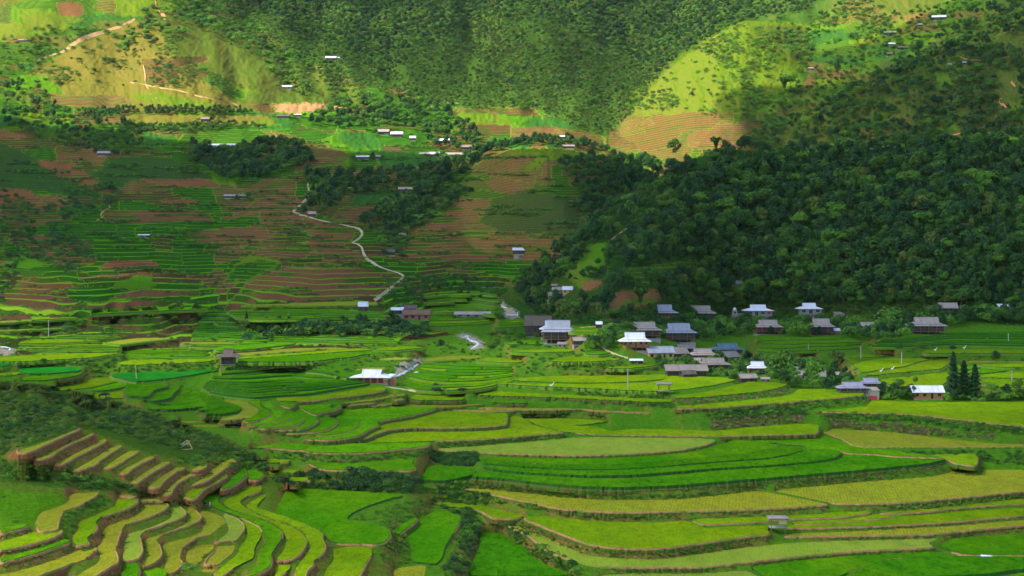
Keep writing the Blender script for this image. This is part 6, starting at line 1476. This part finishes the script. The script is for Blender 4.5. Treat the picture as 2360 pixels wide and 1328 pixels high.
WOODS = [
 ('hill', 'broadA:3 broadB:4 broadC:1.2 broadO:0.6 slender:3 slenderD:3 bamboo:0.7', 15, 9.5, 18, 50, 'PX 1160,705 1215,640 1262,606 1312,562 1342,526 1402,492 1452,458 1522,416 1572,382 1642,358 1850,356 2000,350 2150,336 2400,322 2500,322 2500,735 2230,712 1900,712 1700,715 1500,700 1420,742 1240,742 1180,722'),
 ('upper', 'broadA:3 broadB:2.4 broadC:1 slender:2 slenderD:2 broadO:1 bamboo:0.4 shrubA:2', 15, 9, 11, 30, 'PX 1700,335 1800,290 1900,240 2000,190 2100,130 2200,60 2300,0 2500,-40 2500,320 2150,332 2000,342 1850,352'),
 ('upper2', 'broadA:3 shrubA:3 shrubC:2 broadO:1', 14, 10, 8, 16, 'PX 1860,180 2000,90 2060,30 2300,-20 2200,60 2100,130 1950,215 1800,300 1700,330 1780,250'),
 ('far', 'broadA:2 slender:1 broadB:1 broadO:4 broadC:2.5', 6.0, 3.9, 4, 14, 'PX 880,180 1000,90 1100,40 1230,40 1400,120 1540,150 1460,262 1400,315 1330,298 1240,255 1000,245 930,232'),
 ('top', 'broadA:4 broadB:2.5 broadC:1.2 broadO:1', 9, 5.5, 9, 19, 'PX 540,-30 700,-60 1500,-60 2000,-60 1850,30 1720,50 1600,110 1530,160 1400,118 1290,60 1100,42 1000,92 880,190 780,110 700,90 600,30'),
 ('ridgeback', 'broadA:3 broadO:2 broadC:2', 7, 4.6, 6, 13, 'PX 400,-20 540,-30 640,40 760,100 880,190 920,230 870,210 760,190 640,120 500,50'),
 ('ridge', 'broadO:2 broadC:3 broadA:2 shrubC:2', 9.5, 7, 7, 22, 'PX 330,20 420,-10 520,50 640,110 760,180 860,225 850,252 780,240 700,232 640,180 600,150 520,100 440,60 400,130 350,120 280,130 260,100 330,70'),
 ('hump', 'shrubC:4 broadO:1 broadC:1.0 shrubB:4 shrubA:1', 8, 5.5, 4, 15, 'PX 1440,255 1500,190 1600,115 1700,62 1850,66 1900,120 1860,180 1830,210 1700,280 1580,258'),
 ('mid1', 'broadA:3 broadB:3 banana:0.5', 13, 9, 22, 34, 'PX 430,345 640,335 700,345 720,380 640,400 600,424 520,420 440,385'),
 ('mid2', 'broadA:3 broadB:2 broadC:1 bamboo:0.8 banana:0.6', 15, 9, 18, 28, 'PX 730,255 900,238 1010,245 1090,300 1120,330 1090,345 1000,345 960,300 860,300 800,300 700,285'),
 ('mid3', 'broadA:2 broadB:3 banana:0.5 bamboo:1', 14, 9, 20, 34, 'PX 690,385 740,410 930,400 1060,375 1120,350 1090,400 1000,450 960,520 900,540 860,500 930,440 800,448 780,480 740,500 690,500 720,450'),
 ('mid3b', 'banana:3 shrubA:1', 8, 6, 12, 17, 'PX 810,432 920,428 925,444 810,446'),
 ('mid4', 'broadA:3 broadB:4 slender:1', 14, 9, 18, 30, 'PX 1290,370 1420,360 1560,385 1500,430 1440,480 1370,510 1340,500 1340,440 1290,410'),
 ('mid5', 'broadA:3 shrubA:3 shrubD:1 broadB:1 broadC:1', 10, 6.5, 9, 22, 'PX 860,480 990,430 1100,440 960,530 930,600 880,590 850,520'),
 ('mid6', 'shrubD:2 shrubA:3 broadB:1', 11, 7, 8, 15, 'PX 930,640 1080,640 1160,660 1130,690 1000,690 940,700 900,690'),
 ('thicket', 'banana:4 broadA:2 broadB:2 shrubD:2', 9, 6, 16, 27, 'PX 530,760 600,745 760,750 880,745 985,752 985,778 900,783 700,780 560,786'),
 ('knollback', 'broadA:3 broadB:3', 9, 4, 12, 24, 'PX 1085,372 1120,345 1180,328 1260,322 1340,330 1400,345 1400,352 1340,344 1260,335 1180,340 1120,358 1090,384'),
 ('upper3', 'shrubA:3 broadA:2 shrubC:2 broadO:1', 11, 7, 7, 16, 'PX 1780,20 1880,40 1960,-20 2080,-40 2070,60 1980,100 1900,160 1830,150'),
 ('left', 'broadA:3 broadB:3 shrubA:3 slenderD:1', 17, 11, 12, 24, 'PX 0,170 100,210 180,280 330,290 330,350 280,370 200,360 100,330 0,290'),
 ('left2', 'broadA:2 shrubA:3 shrubD:3', 14, 9, 10, 18, 'PX 0,440 100,480 250,420 280,450 250,490 150,520 200,560 180,640 60,600 0,700'),
 ('left3', 'shrubA:3 shrubC:3 broadC:1', 17, 12, 8, 16, 'PX 0,90 120,60 330,60 280,130 120,210 40,190 0,170'),
 ('left4', 'shrubB:4 shrubA:2 broadO:1 shrubC:1', 9, 6.5, 4, 13, 'PX 200,140 330,120 420,130 560,200 540,232 400,200 200,205 110,190'),
 ('rowtrees', 'broadA:3 broadB:3', 9, 5, 10, 15, 'PX 180,258 300,250 560,252 590,264 300,268 180,274'),
 ('rowtrees2', 'broadA:3 shrubA:3', 9, 5, 10, 14, 'PX 260,288 600,286 620,296 500,300 400,312 280,300'),
 ('village', 'broadA:3 broadB:2.5 broadC:3 banana:0.8 shrubC:1', 10.5, 5.5, 16, 38, 'PX 1340,800 1400,770 1420,760 1640,745 1960,752 2100,775 2080,792 1960,785 1700,770 1640,790 1420,790 1400,815'),
 ('village2', 'broadA:3 broadB:2 broadC:3 banana:0.8 shrubC:2', 9.5, 5, 14, 34, 'PX 1500,835 1640,830 1760,840 1900,850 1970,860 1960,895 1880,898 1700,884 1560,872'),
 ('village3', 'broadA:3 broadB:3 shrubC:1', 13, 7, 20, 38, 'PX 1985,770 2060,730 2200,728 2360,720 2500,730 2500,748 2240,748 2090,772 2000,785'),
 ('village4', 'broadA:3 broadB:3 shrubC:2', 12, 5, 16, 30, 'PX 2025,905 2100,912 2170,922 2400,916 2400,925 2170,930 2030,924'),
 ('village5', 'broadA:2 shrubA:3 shrubC:2', 13, 8, 10, 20, 'PX 1120,780 1200,760 1330,770 1260,805 1330,812 1200,800 1130,810'),
 ('under', 'shrubA:2 shrubD:3', 12, 7, 8, 13, 'PX 1180,720 1300,560 1600,380 2000,360 2500,330 2500,745 1900,720 1440,745 1240,745'),
 ('spur', 'shrubA:3 shrubB:4 shrubD:2.2 broadO:0.25 shrubC:0.6', 11, 7.5, 9, 19, 'PX 0,880 90,890 220,915 330,948 430,982 500,1010 560,1034 610,1070 600,1085 520,1040 430,1042 330,1022 270,1000 190,984 60,1030 0,1048'),
 ('spur2', 'shrubA:3 shrubC:3 shrubD:2', 12, 8, 8, 19, 'PX 0,1060 90,1080 180,1090 260,1110 330,1125 372,1148 340,1148 280,1132 200,1126 100,1105 0,1110'),
 ('spur3', 'shrubC:2 shrubA:2', 28, 20, 6, 13, 'PX 0,1130 150,1140 80,1200 0,1215'),
 ('spur4', 'shrubC:3 shrubA:3', 9, 8, 7, 14, 'P 900,440 1050,400 1350,230 1500,300 1350,430 1100,540 1050,600 1000,760 900,830 830,740 820,600'),
 ('spur5', 'shrubA:3 shrubC:2 tuft:3', 9, 6, 7, 15, 'PX 560,1040 620,1070 660,1110 650,1120 600,1085 500,1082 400,1068 430,1050'),
 ('gully1', 'shrubD:4 shrubA:3 broadB:0.4', 11, 7, 13, 24, 'PX 640,1098 700,1095 760,1082 900,1092 965,1110 960,1138 940,1142 640,1124'),
 ('gully2', 'shrubD:3 shrubA:3 shrubC:1', 11, 8, 12, 22, 'PX 1000,1160 1070,1170 1110,1200 1112,1240 1080,1290 1080,1328 1010,1328 1040,1280 1060,1230 1050,1190'),
 ('gully3', 'shrubA:3 shrubC:2 tuft:2 shrubD:1', 11, 7, 11, 22, 'PX 1168,1208 1230,1240 1280,1280 1330,1305 1340,1328 1310,1325 1270,1300 1210,1280 1170,1240'),
 ('gully4', 'shrubD:3 shrubA:3', 9, 6, 10, 17, 'PX 985,1040 1020,1045 1100,1045 1110,1060 1090,1078 1030,1075 990,1068'),
 ('gully5', 'tuft:5 shrubC:2', 10, 7, 7, 14, 'PX 870,1180 960,1150 1000,1170 985,1200 930,1210 900,1200 800,1200 830,1185 900,1200 960,1260 960,1300 900,1310 870,1280'),
 ('gully6', 'shrubA:3 tuft:3 shrubD:1', 11, 8, 9, 17, 'PX 955,1130 1060,1110 1120,1140 1170,1165 1100,1165 1000,1160'),
 ('bankA', 'shrubA:4 shrubC:3 tuft:2', 8, 4.5, 8, 14, 'PX 1630,950 1780,938 1860,944 1862,956 1700,966 1630,968'),
 ('bankA2', 'straw:4 tuft:1', 9, 5, 7, 12, 'PX 1635,962 1850,956 1850,976 1640,992'),
 ('bankB', 'shrubA:4 shrubC:3 tuft:2', 9, 4.5, 8, 14, 'PX 1885,950 2000,952 2100,962 2360,988 2360,1002 2280,1000 2100,975 1890,964'),
 ('bankB2', 'straw:4 tuft:1 shrubB:0.5', 9, 5, 7, 12, 'PX 1900,966 2090,980 2290,1002 2290,1016 2100,1000 1910,985'),
 ('bankC', 'shrubA:3 tuft:4', 8, 4, 6, 11, 'PX 1330,905 1545,914 1560,940 1700,930 1900,916 2000,912 2000,930 1860,946 1600,948 1330,920'),
 ('bankD', 'tuft:4 straw:3', 8, 4, 6, 10, 'PX 1560,918 1700,908 1820,885 1835,890 1810,912 1700,925 1565,935'),
 ('bankE', 'tuft:4 shrubA:1', 9, 4, 6, 11, 'PX 1060,1110 1300,1132 1500,1142 1700,1130 1700,1142 1500,1152 1300,1145 1060,1122'),
 ('bankF', 'straw:2 tuft:3', 10, 5, 5, 10, 'PX 1730,1118 2000,1100 2180,1075 2190,1085 2000,1112 1730,1130'),
 ('bankG', 'tuft:4 shrubC:1', 10, 5, 6, 12, 'PX 1180,1155 1400,1185 1600,1195 1950,1180 2360,1140 2360,1155 1950,1192 1700,1200 1350,1195 1200,1170'),
 ('bankH', 'shrubA:3 shrubD:2 tuft:2', 10, 6, 7, 13, 'PX 2255,1040 2360,1040 2360,1072 2280,1068 2100,1052 2000,1050 2000,1042'),
 ('bankI', 'shrubA:3 tuft:3 straw:1', 10, 6, 6, 12, 'PX 620,1038 850,1055 970,1040 1000,1048 960,1062 800,1070 640,1060'),
 ('bankJ', 'shrubA:3 tuft:3', 9, 5, 6, 12, 'PX 1010,1025 1200,1012 1300,1005 1310,1010 1180,1025 1010,1035'),
 ('banksmid', 'shrubA:3 tuft:4 shrubD:1', 17, 9, 5, 11, 'PX 0,740 500,745 760,790 1050,790 1340,800 1500,840 1500,875 1150,880 900,880 600,850 300,870 0,830'),
 ('banksL', 'shrubA:3 tuft:3 shrubD:2', 15, 9, 7, 14, 'PX 70,835 300,830 520,840 620,850 400,860 250,860 240,880 0,872'),
 ('terrR', 'shrubA:3 shrubC:3', 26, 10, 6, 12, 'PX 1880,780 2360,815 2360,900 2150,900 1960,880 1950,830'),
 ('stones', 'boulder:1', 6, 4, 3, 8, 'H9 1060,370 1180,310 1330,285 1410,300 1360,380 1280,400 1160,480 960,580 960,560'),
 ('stones2', 'boulder:1', 6, 4, 3, 7, 'H8 1900,880 2000,830 2110,850 2330,960 2340,1040 2150,1090 2200,1000 2050,940'),
 ('stones3', 'boulder:1', 6, 4, 3, 7, 'H1 30,420 90,430 180,500 370,580 360,650 180,600 160,520 60,470'),
]
FORE = ('hill', 'upper', 'mid1', 'mid2', 'mid3', 'mid4', 'village', 'village2', 'village3', 'village4', 'thicket', 'ridge', 'left')
cand = []; bulk = {}
LABZ = {'hill': ('the dark wooded hill', 'woodland trees of the dark hill'), 'upper': ('the upper right wood', 'woodland trees of the upper right slope'),
 'mid1': ('the wood on the left hillside', 'trees of the left hillside wood'), 'mid2': ('the grove above the hamlet', 'trees of the hamlet grove'), 'mid3': ('the hollow below the hamlet', 'trees of the hollow'), 'mid4': ('the right flank of the knoll', 'trees of the knoll'),
 'village': ('the gardens of the upper village', 'garden trees of the upper village'), 'village2': ('the gardens of the front village', 'garden trees of the front village'), 'village3': ('the terrace edge trees', 'trees above the terraces'), 'village4': ('the bank beside the conifers', 'bank trees by the conifers'),
 'thicket': ('the banana thicket in the valley', 'plants of the banana thicket'), 'ridge': ('the sunny ridge at the upper left', 'trees of the sunny ridge'), 'left': ('the left hillside plots', 'trees among the left hillside plots')}
LOOK = {'broadA': 'bushy green tree', 'broadB': 'dense dark green tree', 'broadC': 'light green spreading tree', 'broadO': 'olive green tree', 'slender': 'slender tree with high crown', 'slenderD': 'slender dark tree', 'bamboo': 'drooping bamboo clump', 'banana': 'banana plant', 'thin': 'airy tree', 'conifer': 'conifer'}
# hedges of bushes along terrace edges on the hillsides
HEDGE = []
for _ in range(330):
    u, v = nrs.uniform(-20, 1330), nrs.uniform(330, 742)
    if v < 360 and u > 1080: continue
    ln_ = nrs.uniform(20, 120); sl = nrs.normal(0, 0.02); m = int(ln_/3.6)
    for q in range(m):
        HEDGE.append((u+q*3.6+nrs.normal(0, 1.2), v+sl*q*3.6+nrs.normal(0, 0.8)))
HEDGE = np.array(HEDGE)
YARD = []
for hu, hv, hw, hh in HB:
    if hv < 480:
        for dx, dv in ((-0.75, 1), (0.8, 0), (0.2, -hh*0.45), (-0.3, -hh*0.5)): YARD.append((hu+dx*hw*nrs.uniform(0.8, 1.2), hv+dv+nrs.normal(0, 1)))
YARD = np.array(YARD)
for zone, kinds, cw, ch, s0, s1, poly in [('yard', 'broadA:3 broadC:2 banana:1 broadB:1', -1, 0, 9, 18, 'PX 0,0 1,1 2,0')]+WOODS+[('hedge', 'shrubA:4 shrubD:2 shrubC:3 tuft:1', 0, 0, 3.5, 8.5, 'PX 0,0 1,1 2,0')]:
    pg = pts(poly); P_ = rand_in(pg, cw, ch) if cw > 0 else (HEDGE if cw == 0 else YARD); P_ = P_[clear(P_, s0 if s0 > 9 else 0)]
    if not len(P_): continue
    dens = vnoise(P_[:, 0], P_[:, 1], 45, 77)
    if zone not in ('top', 'stones', 'stones2', 'stones3', 'thicket', 'ridgeback'): P_ = P_[(dens > (-0.21 if zone == 'upper' else -0.08 if zone in ('ridge', 'left4', 'left3') else -0.30 if zone not in ('hump', 'ridge', 'left4', 'left3', 'spur3', 'upper3') else 0.02)) | (nrs.rand(len(P_)) < (0.35 if zone not in ('hump', 'left4', 'upper3', 'upper') else 0.15))]
    ks = [(k.split(':')[0], float(k.split(':')[1])) for k in kinds.split()]; w = np.array([k[1] for k in ks]); w /= w.sum()
    pick = nrs.choice(len(ks), len(P_), p=w); sz = s0+(s1-s0)*nrs.rand(len(P_))**1.5
    d = dist(P_[:, 0], P_[:, 1]); X_ = world(P_[:, 0], P_[:, 1], d)
    for q in range(len(P_)):
        k = ks[pick[q]][0]; hm = sz[q]*d[q]/FPX; wd = nrs.uniform(0.8, 1.25)
        if k in ('shrubA', 'shrubB', 'shrubC', 'shrubD'): hm *= 1.35
        if k in ('tuft', 'straw', 'boulder'): hm = min(hm, 1.6)
        rec = (sz[q] if not k.startswith(('shrub', 'tuft', 'straw', 'bould')) and zone in FORE else 0, zone, k, X_[q], hm, wd)
        cand.append(rec)
ZB = {}
for r in cand:
    u_, v_ = U0+r[3][0]/r[3][1]*FPX, V0+(ZC-r[3][2])/r[3][1]*FPX; b = ZB.setdefault(r[1], [u_, u_, v_, v_]); b[0] = min(b[0], u_); b[1] = max(b[1], u_); b[2] = min(b[2], v_); b[3] = max(b[3], v_)
def where(r, z):
    u_, v_ = U0+r[3][0]/r[3][1]*FPX, V0+(ZC-r[3][2])/r[3][1]*FPX; b = ZB[r[1]]; a = (min(b[1], 2360)-u_)/(min(b[1], 2360)-max(b[0], 0)+1); c = (b[3]-v_)/(b[3]-b[2]+1)
    hx = ('far right', 'right', 'centre right', 'centre', 'centre left', 'left', 'far left')[max(0, min(6, int(a*7)))]; vx = ('lowest', 'lower', 'upper', 'top')[max(0, min(3, int(c*4)))]
    return '%s %s of %s' % (vx, hx, z)
cand.sort(key=lambda r: -r[0])
single = {}; rest = []
cnt = {}
for r in cand:
    key = KIND[r[2]][0]
    if r[0] > 0 and cnt.get(key, 0) < 250 and sum(cnt.values()) < 620:
        cnt[key] = cnt.get(key, 0)+1
        name = key; z, g = LABZ[r[1]]
        plant(r[2], Vector(r[3].tolist())-Vector((0, 0, 0.2)), r[4], r[5], None, '%s %s, %s' % (('tall' if r[0] > 36 else 'mid sized' if r[0] > 24 else 'small'), LOOK[r[2]], where(r, z)), 'banana plant' if r[2] == 'banana' else 'tree', LOOK[r[2]]+'s of '+z)
    else: rest.append(r)
print('single plants', cnt, 'massed', len(rest))
def mass(name, sel, label):
    sel = list(sel)
    if not sel: return
    kinds = sorted(set(r[2] for r in sel)); P_ = np.array([r[3] for r in sel]); P_[:, 2] -= 0.15
    S_ = np.array([(r[4]*r[5], r[4]*r[5], r[4]) for r in sel]); scatter(name, P_, S_, kinds, [kinds.index(r[2]) for r in sel], label)
far_z = ('far', 'top', 'ridgeback')
mass('distant_forest', [r for r in rest if r[1] in far_z], 'distant forest covering the mountain at the back')
mass('forest', [r for r in rest if r[1] not in far_z and not r[2].startswith(('shrub', 'tuft', 'straw', 'bould'))], 'remaining trees of the hillside woods')
mass('undergrowth', [r for r in rest if r[1] not in far_z and r[2].startswith('shrub')], 'bushes and undergrowth over banks and slopes')
mass('long_grass', [r for r in rest if r[2] in ('tuft', 'straw')], 'long green and dry grass on the banks')
mass('river_stones', [r for r in rest if r[2] == 'boulder'], 'stones of the stream bed')
# grass fringes along the field lips
GP, GSc, GI = [], [], []
for f in fields:
    X, Y, nx, ny = f['XY']; lp = f['lip']; dm = f['h']*FPX/(f['p'][:, 1].mean()-V0)
    if not f['traced'] or dm > 460: continue
    n = len(X)
    for k in range(n):
        if not lp[k] or not lp[(k+1) % n]: continue
        for _ in range(3):
            t = nrs.rand(); o_ = nrs.uniform(0.15, 1.3); x = X[k]+(X[(k+1) % n]-X[k])*t+nx[k]*o_; y = Y[k]+(Y[(k+1) % n]-Y[k])*t+ny[k]*o_
            if nrs.rand() < (0.28 if f['c'] == 'y' else 0.55):
                # stand it on the bank: ride down the slope below the lip
                u_ = U0+x/y*FPX; zt = f['z']-o_*1.1
                for __ in range(3):
                    v_ = V0+(ZC-zt)/y*FPX; zz = float(zat(u_, v_)); 
                    zt = 0.5*(zt+zz)
                GP.append((x, y, zt-0.05)); s_ = nrs.uniform(0.25, 0.6); GSc.append((s_, s_, s_*nrs.uniform(0.7, 1.1))); GI.append(1 if nrs.rand() < (0.45 if f['c'] == 'y' else 0.2) else 0)
if GP: scatter('bank_grass', GP, GSc, ['tuft', 'straw'], GI, 'grass growing on the terrace banks below the field edges')
print('bank grass', len(GP))
# ---------------------------------------------------------------- valley air
def haze(dens):
    m, nt = newmat('valley_air'); pv = N(nt, 'ShaderNodeVolumePrincipled'); pv.inputs['Color'].default_value = (0.80, 0.90, 1.0, 1); pv.inputs['Density'].default_value = dens; pv.inputs['Anisotropy'].default_value = 0.0
    o_ = N(nt, 'ShaderNodeOutputMaterial'); L(nt, pv.outputs[0], o_.inputs['Volume'])
    o = MB().box(-2200, -60, -60, 2200, 4200, 800).build('haze', m); tag(o, 'thin blue haze filling the valley', kind='stuff'); return o
haze(0.000008)
